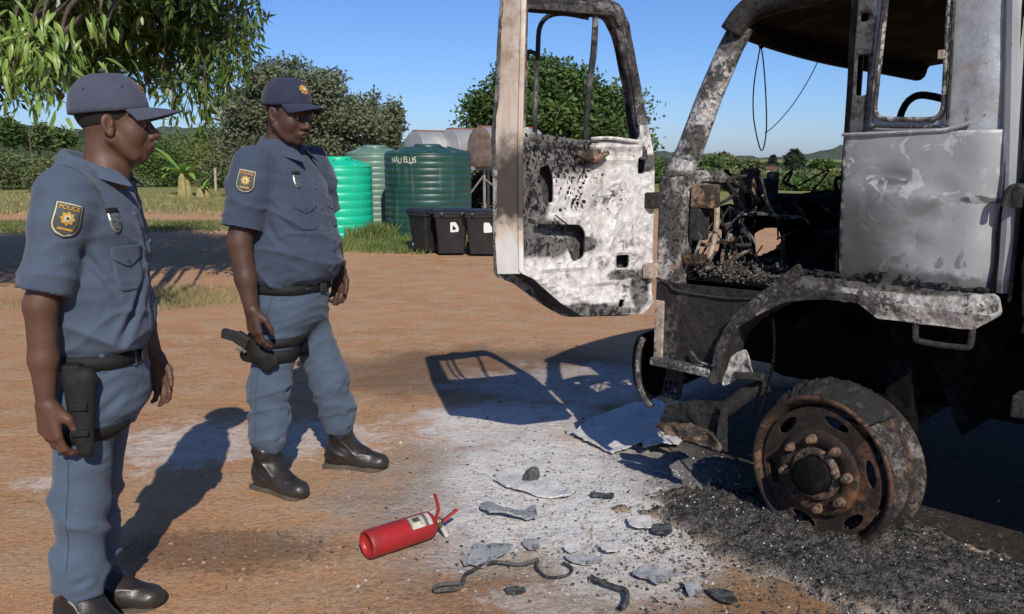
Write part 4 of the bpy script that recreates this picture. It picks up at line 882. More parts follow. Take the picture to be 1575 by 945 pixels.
for i in range(260):
    s, z = rng.uniform(.34, .64), rng.uniform(1.30, 1.62)
    if inside((s, z), win) or any(inside((s, z), h) for h in holes) or rng.random() > (z-1.2)*2.2: continue
    q = rng.uniform(.004, .018, 2); mb.box(DP(s, .010+rng.random()*.012, z), (q[0], .003, q[1]), Matrix.Rotation(rng.uniform(-.9, .9), 3, Vector(rng.normal(size=3))).to_euler())
tag(mb.build('paint_flake', M_char, door), kind='stuff')
MB().tube([DP(.50, .01, 1.29), DP(.44, .03, 1.24), DP(.40, .02, 1.20), DP(.385, .015, 1.185)], .003, 5, 3).build('loose_wire', M_black, door)

# ---------------------------------------------------------------- front bumper corner, step, chassis
V = []; F = []
prof = [(-.035, .715), (-.055, .66), (-.06, .58), (-.05, .50), (-.02, .44), (.02, .405)]
for i, (s, z) in enumerate(prof):
    for k in range(10):
        t = k/9; V.append((s-.16*t**1.5-.03*math.sin(t*3), .0+.06*t+1.1*max(0, t-.35)**1.3*2, z))
    if i: b = 10*i; F += [(b-10+k, b-9+k, b+k+1, b+k) for k in range(9)]
bump = mesh_obj('bumper', V, F, M_black, truck, True); bump.modifiers.new('s', 'SOLIDIFY').thickness = .012
MB().tube([(s-.004, -.008, z) for s, z in prof], .013, 8, 3).build('bumper_edge', M_pillar, bump)
part('bumper_mesh', plate(round_poly([(.0, .42), (.03, .40), (.11, .44), (.12, .58), (.03, .60)], .01), [rrect(.02+.024*(i % 3), .036+.024*(i % 3), .43+.032*(i//3), .45+.032*(i//3), .006, 2) for i in range(9)], .006, .02, S3(.09), dent(12, .01), .004), M_soot)
step = part('hanging_step', plate(round_poly([(.055, .345), (.085, .425), (.22, .475), (.40, .50), (.385, .43), (.36, .335), (.20, .325)], .012), [], .012, .02, lambda s, z, w: (s, .01+w-.05*(z-.4), z), dent(9, .018), .006), M_lower)
part('step_tread', plate(round_poly([(.05, .34), (.06, .32), (.20, .312), (.39, .30), (.395, .32), (.36, .36), (.2, .37)], .008), [], .05, .02, lambda s, z, w: (s+.01, -.05+w, z), dent(20, .02), .008), M_rustgrey, step)
part('step_side', plate([(.36, .315), (.415, .30), (.405, .50), (.385, .50)], [], .012, .03, lambda s, z, w: (s+.01, -.045+w*1, z)), M_soot, step)
MB().tube([(.36, .02, .45), (.44, .06, .53), (.52, .10, .585)], .034, 12).build('step_tube', M_lower)
M_under = M_black
for v in (.55, 1.65): MB().box((2.4, v, .68), (4.6, .09, .22)).build('chassis_rail', M_under, truck)
MB().box((.82, 1.1, .36), (.14, 1.6, .12), bev=.02).build('front_axle', M_under, truck)
MB().box((.70, 1.1, .72), (1.0, .75, .55), bev=.06).build('engine_block', M_under, truck)
MB().box((1.0, .30, .62), (.10, .10, .62)).build('spring_hanger', M_under, truck); MB().box((1.35, .75, .60), (.5, .3, .25), bev=.03).build('air_tank', M_under, truck)
part('inner_mudguard', plate([(.40, .72), (.62, .93), (.95, .97), (1.30, .93), (1.36, .6), (1.2, .45), (1.05, .75), (.6, .75), (.5, .55)], [round_poly([(.66, .80), (.80, .79), (.82, .86), (.70, .88)], .01)], .01, .05, S3(.40), dent(7, .03), .01), M_under)
mb = MB()
for i in range(26): t = i/25; mb.tube([(.55+.03*math.sin(t*4), .02, .96-.5*t), (.552+.03*math.sin(t*4), .026, .945-.5*t)], .006, 5)
mb.build('hanging_chain', M_black, truck)
# cargo body behind the cab
M_cargo = burnt('charred_cargo_side', (.022, .022, .025), (.012, .012, .014), (.006, .006, .006), .42, 3, flake=14, bump=.9, rough=.95, spec=.15)
part('cargo_side', plate([(1.47, 1.02), (4.6, 1.02), (4.6, 3.1), (1.47, 3.1)], [], .03, .10, S3(-.02), dent(3, .05)), M_cargo)
part('cargo_front', plate([(-.02, 1.02), (CW+.02, 1.02), (CW+.02, 3.1), (-.02, 3.1)], [], .03, .15, lambda v, z, w: (1.45+w, v, z), dent(3, .03)), M_cargo)
MB().box((3.0, 1.1, 1.0), (3.1, 2.2, .08)).build('cargo_bed', M_cargo, truck)
MB().box((3.0, 1.1, 3.1), (3.1, 2.3, .06)).build('cargo_roof', M_cargo, truck)
MB().box((2.4, 1.1, .70), (1.6, .8, .45), bev=.05).build('gearbox', M_black, truck)
bm_ = MB().box((1.49, .06, .705), (.10, .10, .075), bev=.006).build('tank_bracket', M_soot, truck)
# front wheel, tyre burnt away, turned outwards
wc = Vector((.825, -.035, .318)); WM = Matrix.Translation(wc) @ Matrix.Rotation(R(-9), 4, 'Z') @ Matrix.Rotation(R(90), 4, 'X') @ Matrix.Scale(1.05, 4)
def wheel_part(name, prof, mat, parent, n=56, jit=0.): return MB().lathe(prof, n, WM, jit).build(name, mat, parent, True)
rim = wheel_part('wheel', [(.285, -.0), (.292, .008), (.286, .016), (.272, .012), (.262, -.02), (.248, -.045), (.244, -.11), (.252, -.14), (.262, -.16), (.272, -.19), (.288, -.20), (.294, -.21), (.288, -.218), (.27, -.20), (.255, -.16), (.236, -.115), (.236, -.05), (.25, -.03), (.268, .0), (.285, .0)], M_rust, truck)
def ovalhole(a): return [(math.cos(R(a))*.205+math.cos(R(a))*.021*math.cos(t)-math.sin(R(a))*.052*math.sin(t), math.sin(R(a))*.205+math.sin(R(a))*.021*math.cos(t)+math.cos(R(a))*.052*math.sin(t)) for t in np.linspace(0, 2*math.pi, 15)[:-1]]
disc_out = [(.243*math.cos(t), .243*math.sin(t)) for t in np.linspace(0, 2*math.pi, 61)[:-1]]
def wdisp(x, y):
    r = math.hypot(x, y); return -.012-.045*max(0, min(1, (r-.15)/.09))**1.5 if r > .15 else -.012+.0*r
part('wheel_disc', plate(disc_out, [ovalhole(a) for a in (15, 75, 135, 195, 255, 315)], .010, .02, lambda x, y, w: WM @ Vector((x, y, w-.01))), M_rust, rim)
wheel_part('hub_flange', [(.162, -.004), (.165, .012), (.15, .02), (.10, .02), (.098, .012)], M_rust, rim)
wheel_part('hub', [(.098, .0), (.098, .03), (.090, .036), (.072, .036), (.070, .03)], M_rustgrey, rim)
wheel_part('hub_cap', [(.070, .02), (.068, .075), (.06, .088), (.035, .095), (0, .096)], M_black, rim, 32)
for i in range(8):
    t = R(10+45*i); q = WM @ Matrix.Translation((math.cos(t)*.130, math.sin(t)*.130, .02))
    MB().lathe([(.0, .034), (.011, .034), (.013, .03), (.013, .018), (.017, .016), (.019, .0)], 12, q).build('wheel_nut', M_rustgrey, rim, False)
    q = WM @ Matrix.Translation((math.cos(t+.2)*.083, math.sin(t+.2)*.083, .034)); MB().lathe([(0, .01), (.007, .009), (.008, 0)], 8, q).build('hub_bolt', M_dash, rim)
def carcass(a0, a1, r1, z0, z1, seed):
    V = []; F = []; n = 120; prof = 15
    for i in range(n):
        a = R(a0+(a1-a0)*i/(n-1)); e = math.sin(math.pi*i/(n-1))**.35
        for k in range(prof):
            t = k/(prof-1); r = .285+(r1-.285)*math.sin(math.pi*min(1, t*1.0))**.6*e*(1+.10*fbm(a*5, t*3, seed, 3)+.06*fbm(a*19, t*9, seed, 4))+e*(.010*fbm(a*9, t*5, seed+3, 4)+.012*abs(fbm(a*26, t*11, seed+5, 3))); z = z0+(z1-z0)*t+.006*fbm(a*9, t*5, seed+2)
            V.append(WM @ Vector((r*math.cos(a), r*math.sin(a), z)))
        if i: b = prof*i; F += [(b-prof+k, b-prof+k+1, b+k+1, b+k) for k in range(prof-1)]
    o = mesh_obj('tyre_remains', V, F, M_char, rim, True); return o
carcass(52, 150, .332, .004, -.20, 1); carcass(205, 295, .310, .0, -.20, 4)
wheel_part('rim_barrel', [(.280, -.012), (.262, -.022), (.252, -.045), (.250, -.085), (.262, -.090), (.266, -.096), (.262, -.102), (.250, -.108), (.250, -.135), (.262, -.139), (.266, -.145), (.262, -.151), (.254, -.158), (.262, -.175), (.286, -.19), (.294, -.205)], burnt('sooty_barrel', (.15, .135, .12), (.07, .06, .053), (.012, .012, .012), .44, 8, (.17, .10, .055), .52, flake=40, bump=.3), rim)
part('rim_wedge', plate(round_poly([(1.02, .20), (1.10, .24), (1.12, .26), (1.07, .28), (1.02, .25)], .006), [], .02, .03, S3(.02)), M_soot, rim)
# ash and char heaped under the wheel
V = []; F = []; EDGE = []; n = 110; cw = TO+Matrix.Rotation(TA, 3, 'Z') @ Vector((.82, -.05, 0)); tS = Vector((math.cos(TA), math.sin(TA), 0)); tN = Vector((-math.sin(TA), math.cos(TA), 0))
def heap_h(u, v):
    q = cw+tS*(u*.95+.10)+tN*(v*.46+.09); x, y = q.x, q.y; r = math.hypot(u, v)*(1+.30*fbm(u*2.5, v*2.5, 4, 4)+.10*fbm(u*9, v*9, 6, 3)); hgt = max(0, 1-r)
    return x, y, -.035+.15*hgt**.75*(1+.25*fbm(x*5, y*5, 1, 4))+.030*abs(fbm(x*13, y*13, 5, 5))*min(1, hgt*4), hgt
for j in range(n):
    for i in range(n):
        x, y, z, hgt = heap_h((i/(n-1)-.5)*2, (j/(n-1)-.5)*2); V.append((x, y, z)); EDGE.append(hgt)
        if i and j: F.append(((j-1)*n+i-1, (j-1)*n+i, j*n+i, j*n+i-1))
DEFAULT_PARENT[0] = None
def pile_mat():
    n = NT('char_pile'); v = n.noise(28, 7, .75); s = n.vor(90)
    col = n.mix(n.ramp(v, [(.4, 0), (.62, 1)]), (.026, .025, .024), (.125, .118, .11))
    col = n.mix(n.ma('MULTIPLY', n.ramp(s, [(.14, 1), (.2, 0)]), n.ramp(n.noise(60, 3), [(.46, 0), (.54, 1)])), col, (.38, .36, .33))
    at = n.t.nodes.new('ShaderNodeAttribute'); at.attribute_name = 'cover'                 # how deep the char lies
    thin = n.ma('ADD', n.ma('MULTIPLY', at.outputs['Fac'], 2.2), n.ma('SUBTRACT', n.noise(17, 6, .7), .5))
    col = n.mix(n.mr(thin, .62, .05), col, n.mix(n.ramp(n.noise(24, 5, .7), [(.4, 0), (.6, 1)]), (.42, .30, .20), (.30, .29, .28)))
    n.bump(n.ma('ADD', v, n.ma('MULTIPLY', s, .5)), 1., .02); return n.out(col, .95, 0, .2)
heap = mesh_obj('ash_heap', V, F, pile_mat(), None, True); heap.data.attributes.new('cover', 'FLOAT', 'POINT').data.foreach_set('value', EDGE)
tag(heap, 'heap of black char and rubber ash under the bare front wheel', 'ash', kind='stuff')
# ================================================================ THE TWO OFFICERS  (local frame: x forward, y to their left, z up)
def skin_mat(name, c):
    n = NT(name); v = n.noise(9, 6, .6); col = n.mix(n.ramp(v, [(.35, 0), (.68, 1)]), c, tuple(x*.68 for x in c))
    n.bump(n.noise(240, 3, .6), .18, .002); n.b.inputs['Subsurface Weight'].default_value = .06; n.b.inputs['Subsurface Radius'].default_value = (.01, .004, .002)
    return n.out(col, n.mr(n.noise(20, 4), .3, .7, .46, .64), 0, .36)
def cloth_mat(name, c, dark=.8):
    n = NT(name); v = n.noise(4.5, 6, .6); col = n.mix(n.ramp(v, [(.32, 0), (.68, 1)]), c, tuple(x*dark for x in c))
    col = n.mix(n.ma('MULTIPLY', n.ramp(n.noise(16, 6, .7), [(.58, 0), (.75, 1)]), .22), col, tuple(min(1, x*1.5) for x in c))
    w = n.t.nodes.new('ShaderNodeTexWave'); w.inputs['Scale'].default_value = 160; n.lk(n.mapp(rot=(.6, .4, .7)), w.inputs[0])
    n.bump(n.ma('ADD', n.ma('MULTIPLY', w.outputs['Fac'], .10), n.ma('ADD', n.noise(420, 2), n.ma('ADD', n.ma('MULTIPLY', n.noise(34, 5, .6, .8), 1.6), n.ma('MULTIPLY', n.noise(9, 4, .55, 1.2), 6.)))), .34, .005)
    n.b.inputs['Sheen Weight'].default_value = .12; n.b.inputs['Sheen Roughness'].default_value = .5
    return n.out(col, .86, 0, .2)
M_skin1 = skin_mat('brown_skin', (.118, .060, .038)); M_skin2 = skin_mat('dark_brown_skin', (.080, .041, .029))
M_shirt = cloth_mat('police_blue_shirt', (.070, .097, .140)); M_shirt2 = cloth_mat('police_blue_shirt_worn', (.050, .069, .108)); M_trou = cloth_mat('police_blue_trousers', (.072, .103, .150))
M_cap1 = cloth_mat('faded_navy_cap', (.062, .072, .105)); M_cap2 = cloth_mat('navy_cap', (.026, .032, .062))
M_boot = simple('black_boot_leather', (.012, .0115, .011), (.030, .025, .021), 9, .40, bump=.35, bscale=26, spec=.55, dist=.01); M_sole = simple('boot_sole', (.05, .045, .04), (.10, .08, .06), 9, .9, bump=.4)
M_web = simple('black_webbing', (.009, .009, .0095), (.016, .0155, .015), 30, .7, bump=.3, bscale=300, spec=.25); M_gun = simple('gun_black', (.03, .03, .031), (.05, .05, .05), 20, .4, .4)
M_gold = simple('gold_thread', (.52, .30, .05), (.40, .21, .03), 60, .7); M_pale = simple('pale_thread', (.55, .52, .38), (.45, .42, .30), 60, .8); M_patch = simple('patch_ground', (.07, .085, .075), (.05, .06, .06), 60, .85); M_metal = simple('silver_badge', (.5, .5, .46), (.3, .3, .27), 60, .3, .8); M_orange = simple('orange_thread', (.55, .20, .04), (.45, .16, .03), 60, .7); M_stitch = simple('stitching', (.03, .035, .055), (.04, .045, .065), 60, .9)
M_eye = simple('eye_white', (.42, .38, .34), (.36, .32, .28), 20, .25); M_iris = simple('dark_iris', (.012, .008, .006), (.015, .01, .008), 20, .15); M_lip = simple('lip', (.10, .042, .034), (.08, .034, .028), 20, .45); M_hair = simple('short_black_hair', (.012, .010, .009), (.02, .017, .015), 200, .9, bump=.8, bscale=500)
def v3(*a): return np.array(a, float)
def unit(a): a = np.asarray(a, float); return a/np.linalg.norm(a)
def hand_prims(S, w, down, fwd, palm, sc=1., curl=(18, 34, 30), spread=.0, thumb_in=.35):
    """palm and five fingers from the wrist w; palm = direction the palm faces, fwd = thumb side"""
    down, fwd, palm = unit(down), unit(fwd), unit(palm)
    kn = []
    for i in range(4):
        q = [.031, .011, -.010, -.029][i]*sc; l = [.092, .097, .092, .083][i]*sc
        k = w+down*l+fwd*q; kn.append(k); S.cone(w+down*.012*sc+fwd*q*.55, k, .0165*sc, .0125*sc, .016)
        a = 0; p = k; Ls = [[.042, .026, .021], [.046, .030, .022], [.043, .027, .021], [.034, .021, .019]][i]
        for j in range(3):
            a += R(curl[j]+3*i); d = down*math.cos(a)+palm*math.sin(a)+fwd*spread*(1.5-i)*.12
            e = p+unit(d)*Ls[j]*sc; S.cone(p, e, [.0102, .0094, .0086][j]*sc*(1-.06*(i == 3)*2), [.0096, .0088, .0074][j]*sc*(1-.06*(i == 3)*2), .005); p = e
    S.cone(w+down*.02*sc+palm*.006*sc, w+down*.082*sc+palm*.006*sc, .024*sc, .022*sc, .014, flat=(palm, 1.5))
    t0 = w+down*.018*sc+fwd*.018*sc+palm*.008*sc; t1 = t0+unit(down*.62+fwd*.62+palm*thumb_in)*.046*sc; t2 = t1+unit(down*.9+fwd*.18+palm*thumb_in)*.034*sc; t3 = t2+unit(down+palm*.35)*.026*sc
    S.cone(t0, t1, .018*sc, .0135*sc, .014); S.cone(t1, t2, .0122*sc, .0108*sc, .006); S.cone(t2, t3, .0108*sc, .0085*sc, .005)
def head_prims(S, hc, Rm, sc=1., full=1.0):
    T = lambda x, y, z: hc+Rm @ (v3(x, y, z)*sc)
    E = lambda c, r, k, op='add', rm=None: S.ell(T(*c), v3(*r)*sc, Rm if rm is None else Rm @ rm, k*sc, op)
    Cn = lambda a, b, r1, r2, k, op='add': S.cone(T(*a), T(*b), r1*sc, r2*sc, k*sc, op)
    E((-.014, 0, .040), (.098, .077, .084), .02); E((.030, 0, -.018), (.062, .0635*full, .078), .02)
    E((.030, 0, -.074), (.050, .052*full, .036), .022); E((.062, 0, -.098), (.022, .024*full, .018), .016)
    for s in (-1, 1):
        Cn((-.005, s*.060*full, -.048), (.045, s*.036, -.094), .016, .015, .022)                       # jaw line
        E((.050, s*.043*full, -.030), (.026, .018, .026), .030)                                         # cheek
        Cn((.074, s*.012, .018), (.062, s*.048, .016), .013, .012, .014)                                # brow
    E((.088, .031, -.004), (.017, .018, .012), .012, 'sub'); E((.088, -.031, -.004), (.017, .018, .012), .012, 'sub')
    for s in (-1, 1):
        E((.070, s*.031, -.003), (.0135, .0150, .0115), .003)                                           # closed-in eyeball volume and lids
        Cn((.080, s*.019, .004), (.075, s*.044, .003), .0042, .0038, .004); Cn((.081, s*.021, -.010), (.075, s*.043, -.009), .0035, .003, .004)
    Cn((.086, 0, .010), (.106, 0, -.030), .0085, .0125, .010); E((.108, 0, -.034), (.0125, .014, .0105), .006)
    for s in (-1, 1): E((.097, s*.0175, -.037), (.0125, .0095, .0092), .006); E((.104, s*.009, -.0455), (.006, .004, .004), .003, 'sub')
    E((.080, 0, -.064), (.018, .030, .024), .018)                                                        # muzzle
    Cn((.0965, -.010, -.0600), (.0965, .010, -.0600), .0074, .0074, .005); Cn((.092, -.023, -.0655), (.0965, -.010, -.0600), .0045, .0074, .005); Cn((.092, .023, -.0655), (.0965, .010, -.0600), .0045, .0074, .005)
    Cn((.090, -.020, -.0715), (.0935, 0, -.0745), .0050, .0090, .005); Cn((.090, .020, -.0715), (.0935, 0, -.0745), .0050, .0090, .005)
    Cn((.100, -.022, -.0672), (.1055, 0, -.0672), .0022, .0024, .003, 'sub'); Cn((.100, .022, -.0672), (.1055, 0, -.0672), .0022, .0024, .003, 'sub')
    for s in (-1, 1):                                                                                    # ears
        rz = np.array(Matrix.Rotation(R(s*-24), 3, 'Z') @ Matrix.Rotation(R(-12), 3, 'Y'))
        E((-.014, s*.079, -.006), (.0185, .0085, .0315), .005, rm=rz); E((-.010, s*.087, -.004), (.0095, .0070, .0185), .004, 'sub', rm=rz); E((-.008, s*.079, -.031), (.0095, .0075, .0105), .005, rm=rz)
        Cn((-.004, s*.082, -.008), (-.002, s*.080, .004), .0045, .0035, .003)
    Cn((-.032, 0, -.030), (-.045, 0, -.165), .050*full, .054*full, .025); Cn((.000, 0, -.095), (-.018, 0, -.165), .034, .042, .025)
    E((.008, 0, -.125), (.034, .010, .016), .012)
def folds(V, N, amp, fa, fb, dirv, seed, power=1.0, mask=None):
    """cloth folds: ridged noise, long across dirv and short along it"""
    d = unit(dirv); al = V @ d; h = np.cross(d, v3(.3, .9, .1)); h = unit(h); g = np.cross(d, h); b = V @ h; c = V @ g
    out = np.empty(len(V), np.float32); nz = mnoise.noise
    for i in range(len(V)):
        w = nz((b[i]*fb*.8, c[i]*fb*.8, seed+7.))*.9
        n = nz((al[i]*fa+w, b[i]*fb, c[i]*fb+seed)); q = 1-min(abs(n)*2.4, 1); out[i] = q*q*1.7-.45
    if mask is not None: out *= mask
    return V+N*(out*amp)[:, None]
def creases(V, N, segs):
    """single designed folds: (a, b, width, depth)"""
    D = np.zeros(len(V))
    for a, b, w, amp in segs:
        a, b = v3(*a), v3(*b); ab = b-a; t = np.clip(((V-a) @ ab)/(ab @ ab), 0, 1); d = np.linalg.norm(V-a-t[:, None]*ab, axis=1); e = np.sin(np.pi*np.clip(t*.8+.1, 0, 1))
        D += amp*e*(np.exp(-(d/w)**2)-.45*np.exp(-((d-w*1.5)/w)**2))
    return V+N*D[:, None]
def shell_grid(bvh, c, ud, vd, nd, fu, nu, nv, off, th=.0015):
    """sheet laid on a garment: v runs 0..1 top to bottom, fu(v) = (u centre, half width, v position)"""
    V = []; F = []; c, ud, vd, nd = Vector(c), Vector(ud).normalized(), Vector(vd).normalized(), Vector(nd).normalized(); T = []
    for j in range(nv+1):
        uc, hw, vv = fu(j/nv)
        for i in range(nu+1):
            p = c+ud*(uc+hw*(2*i/nu-1))+vd*vv; hit = bvh.ray_cast(p+nd*.25, -nd, .5)[0]; q = (hit if hit is not None else p); V.append(q+nd*(off+th)); T.append(q+nd*(off-.004))
    m = nu+1; n = len(V)
    F = [(j*m+i, j*m+i+1, (j+1)*m+i+1, (j+1)*m+i) for j in range(nv) for i in range(nu)]
    ring = [i for i in range(m)]+[j*m+nu for j in range(1, nv+1)]+[nv*m+i for i in range(nu-1, -1, -1)]+[j*m for j in range(nv-1, 0, -1)]
    V += T; F += [(ring[k], ring[k]+n, ring[(k+1) % len(ring)]+n, ring[(k+1) % len(ring)]) for k in range(len(ring))]
    return V, F
def lay(bvh, V2, F2, c, ud, vd, nd, off):
    c, ud, vd, nd = Vector(c), Vector(ud).normalized(), Vector(vd).normalized(), Vector(nd).normalized(); V = []
    for v in V2:
        p = c+ud*v[0]+vd*v[1]; hit = bvh.ray_cast(p+nd*.25, -nd, .5)[0]; V.append((hit if hit is not None else p)+nd*off)
    return V, F2
def star(r0, r1, n=8):
    P = [(0, 0)]+[((r0 if k % 2 == 0 else r1)*math.cos(math.pi*k/n), (r0 if k % 2 == 0 else r1)*math.sin(math.pi*k/n)) for k in range(2*n)]
    return P, [(0, 1+k, 1+(k+1) % (2*n)) for k in range(2*n)]
def disc(r, n=14): return [(0, 0)]+[(r*math.cos(2*math.pi*k/n), r*math.sin(2*math.pi*k/n)) for k in range(n)], [(0, 1+k, 1+(k+1) % n) for k in range(n)]
def band(sec, z0, z1, off, mat, name, parent, tilt=0., n=40, arc=None):
    """belt following a super-ellipse section (cx, cy, rx, ry)"""
    cx, cy, rx, ry = sec; V = []; F = []; a0, a1 = arc or (0, 360); full = arc is None
    for k in range(n if full else n+1):
        t = R(a0+(a1-a0)*k/n); e = 2/2.4; x = cx+(rx+off)*abs(math.cos(t))**e*(1 if math.cos(t) > 0 else -1); y = cy+(ry+off)*abs(math.sin(t))**e*(1 if math.sin(t) > 0 else -1)
        xi = cx+(rx-.01)*abs(math.cos(t))**e*(1 if math.cos(t) > 0 else -1); yi = cy+(ry-.01)*abs(math.sin(t))**e*(1 if math.sin(t) > 0 else -1)
        dz = tilt*(x-cx); V += [(xi, yi, z0+dz), (x, y, z0+dz+.002), (x, y, z1+dz-.002), (xi, yi, z1+dz)]
    m = len(V)//4
    for k in range(m if full else m-1):
        a = 4*k; b = 4*((k+1) % m); F += [(a+i, b+i, b+i+1, a+i+1) for i in range(3)]
    return mesh_obj(name, V, F, mat, parent, True)
def boot(parent, ankle, heading, roll=0., h=.27):
    """ankle (x, y, z of sole) and heading in degrees; laced leather boot with lugged sole"""
    M = Matrix.Translation((ankle[0], ankle[1], ankle[2])) @ Matrix.Rotation(R(heading), 4, 'Z') @ Matrix.Rotation(R(roll), 4, 'Y') @ Matrix.Diagonal((1.13, 1.08, 1., 1.))
    S = SDF((-.12, -.09, -.01), (.24, .09, h+.03), .005)
    S.cone((-.005, 0, .085), (-.012, 0, h), .056, .058, .02).ell((-.035, 0, .055), (.055, .044, .055), k=.03).cone((.0, 0, .075), (.10, 0, .052), .052, .043, .04, flat=((0, 1, 0), 1.0)).ell((.128, .002, .036), (.078, .049, .042), k=.03).ell((.165, .0, .036), (.042, .040, .036), k=.02).cone((.03, 0, .09), (.07, 0, .06), .042, .042, .03)
    S.cut((0, 0, .012), (0, 0, -1)); S.cut((0, 0, h), (0, 0, 1)); V, F = S.mesh(); N = vnormals(V, F)
    V = folds(V, N, .0060, 17, 8, (.45, 0, 1), 3.3, mask=np.clip((V[:, 2]-.045)*14, 0, 1))
    o = mesh_obj('boot', V, F, M_boot, parent, True); o.matrix_local = M
    pr = [((.06+(x-.06)*.92), y*.90) for x, y in [(-.088, 0), (-.078, .036), (-.03, .042), (.03, .036), (.08, .047), (.14, .052), (.185, .036), (.207, 0), (.185, -.038), (.14, -.050), (.08, -.042), (.03, -.034), (-.03, -.042), (-.078, -.036)]]
    V, F = plate(round_poly(pr, .03, 3), [], .022, .03, lambda x, y, w: (x, y, w+(.012*max(0, (x-.12)/.09)**2)-.004)); s = mesh_obj('sole', V, F, M_sole, o)
    MB().box((-.052, 0, .004), (.07, .078, .026), bev=.004).build('heel', M_sole, o)
    for k in range(5): MB().tube([(.045-.018*k*.9, -.028, .118+.024*k), (.062-.018*k*.9, 0, .126+.024*k), (.045-.018*k*.9, .028, .118+.024*k)], .0035, 5, 2).build('lace', M_web, o)
    V = MB().tube([(.04, .034, .065), (.085, .03, .078), (.10, 0, .086), (.085, -.03, .078), (.04, -.034, .065)], .0035, 5, 3); V.build('seam', M_web, o)
    return o
def cap(parent, hc, Rm, sc, mat, tilt=0.):
    Rc = Rm @ np.array(Matrix.Rotation(R(tilt), 3, 'Y'))
    T = lambda x, y, z: Vector(hc+Rc @ (v3(x, y, z)*sc))
    V = []; F = []; nu, nv = 48, 16                                                     # crown with six sewn panels
    for j in range(nv+1):
        p = j/nv*math.pi/2
        for i in range(nu):
            t = 2*math.pi*i/nu; seam = 1-.012*math.exp(-((((t/(math.pi/3)) % 1)-.5)/.5)**2*0)*0+.0
            g = abs(((t/(math.pi/3)+.5) % 1)-.5)*2; puff = 1-.014*math.exp(-(g/.12)**2)
            fx = .112 if math.cos(t) > 0 else .114; zt = .111; cp = max(math.cos(p), 0)**.74
            V.append(T(-.012+fx*math.cos(t)*cp*puff+.004*math.sin(3*t)*math.sin(p), .0915*math.sin(t)*cp*puff, .036+zt*math.sin(p)**.95+.003*fbm(math.cos(t)*2, math.sin(t)*2, p*2)))
    for j in range(nv):
        for i in range(nu): F.append((j*nu+i, j*nu+(i+1) % nu, (j+1)*nu+(i+1) % nu, (j+1)*nu+i))
    n0 = len(V)
    for i in range(nu): t = 2*math.pi*i/nu; V.append(T(-.012+.106*math.cos(t), .086*math.sin(t), .034)); 
    F += [(n0+i, n0+(i+1) % nu, (i+1) % nu, i) for i in range(nu)]
    c = mesh_obj('cap', V, F, mat, parent, True)
    V = []; F = []; nu, nv = 22, 9                                                      # curved peak
    for th in (0, -.004):
        for j in range(nv+1):
            q = j/nv
            for i in range(nu+1):
                a = R(-62+124*i/nu); x0 = -.012+.112*math.cos(a); y0 = .0915*math.sin(a); L = .082*math.cos(a*1.25)**.75 if abs(a*1.25) < math.pi/2 else 0
                x = x0+L*q; y = y0*(1-.06*q); V.append(T(x, y, .041+th-.9*y*y*(1+4.2*q)-.008*q*q-.10*(x-x0)))
    m = (nu+1)*(nv+1)
    for j in range(nv):
        for i in range(nu): a = j*(nu+1)+i; q = (a, a+1, a+nu+2, a+nu+1); F += [q, tuple(k+m for k in q[::-1])]
    ring = [i for i in range(nu+1)]+[j*(nu+1)+nu for j in range(1, nv+1)]+[nv*(nu+1)+i for i in range(nu-1, -1, -1)]+[j*(nu+1) for j in range(nv-1, 0, -1)]
    F += [(ring[k], ring[k]+m, ring[(k+1) % len(ring)]+m, ring[(k+1) % len(ring)]) for k in range(len(ring))]
    mesh_obj('peak', V, F, mat, c, True)
    b = T(-.012, 0, .156); MB().lathe([(0, .006), (.007, .004), (.009, 0), (.009, -.004)], 12, Matrix.Translation(b)).build('top_button', mat, c, True)
    bv = BVHTree.FromPolygons([v.co for v in c.data.vertices], [tuple(p.vertices) for p in c.data.polygons])
    nd = Rc @ v3(.87, 0, .5); ud = Rc @ v3(0, 1, 0); vd = Rc @ v3(-.5, 0, .87); ce = T(.085, 0, .098)
    for nm, (P, Fc), off, mt in (('emblem_star', star(.024*sc, .017*sc), .0015, M_gold), ('emblem_ring', disc(.012*sc), .003, M_orange), ('emblem_centre', disc(.007*sc), .0042, M_pale)):
        Vv, Ff = lay(bv, P, Fc, ce, ud, vd, nd, off); mesh_obj(nm, Vv, Ff, mt, c)
    for a in (60, 120, 240, 300): t = R(a); MB().lathe([(0, .002), (.003, .002), (.0035, 0)], 8, Matrix.Translation(T(-.012+.104*math.cos(t), .086*math.sin(t), .105))).build('eyelet', M_stitch, c)
    return c
def collar(parent, mat, nc, r_in, r_out, zb, zf, front, drop):
    """turned-down shirt collar round the neck: nc centre (x, y), zb / zf top height at back / front"""
    V = []; F = []; n = 36
    for k in range(n+1):
        t = R(26+308*k/n); u = .5-.5*math.cos(t); ca, sa = math.cos(t), math.sin(t)
        zt = zf+(zb-zf)*u; pk = max(0, ca)**3
        top = (nc[0]+r_in*1.12*ca, nc[1]+r_in*sa, zt); ins = (nc[0]+r_in*1.0*ca, nc[1]+r_in*.9*sa, zt-.035)
        mid = (nc[0]+(r_in+.010)*1.15*ca, nc[1]+(r_in+.010)*sa, zt+.002)
        low = (nc[0]+(r_out*1.05+front*pk)*ca, nc[1]+(r_out*sa)*(1+.10*pk), zt-drop*(1+.55*pk))
        V += [ins, top, mid, low]
        if k: b = 4*k; F += [(b-4+i, b-3+i, b+1+i, b+i) for i in range(3)]
    o = mesh_obj('collar', V, F, mat, parent, True); m = o.modifiers.new('thick', 'SOLIDIFY'); m.thickness = .005; m.offset = 0
    s = o.modifiers.new('sub', 'SUBSURF'); s.levels = s.render_levels = 2
    return o

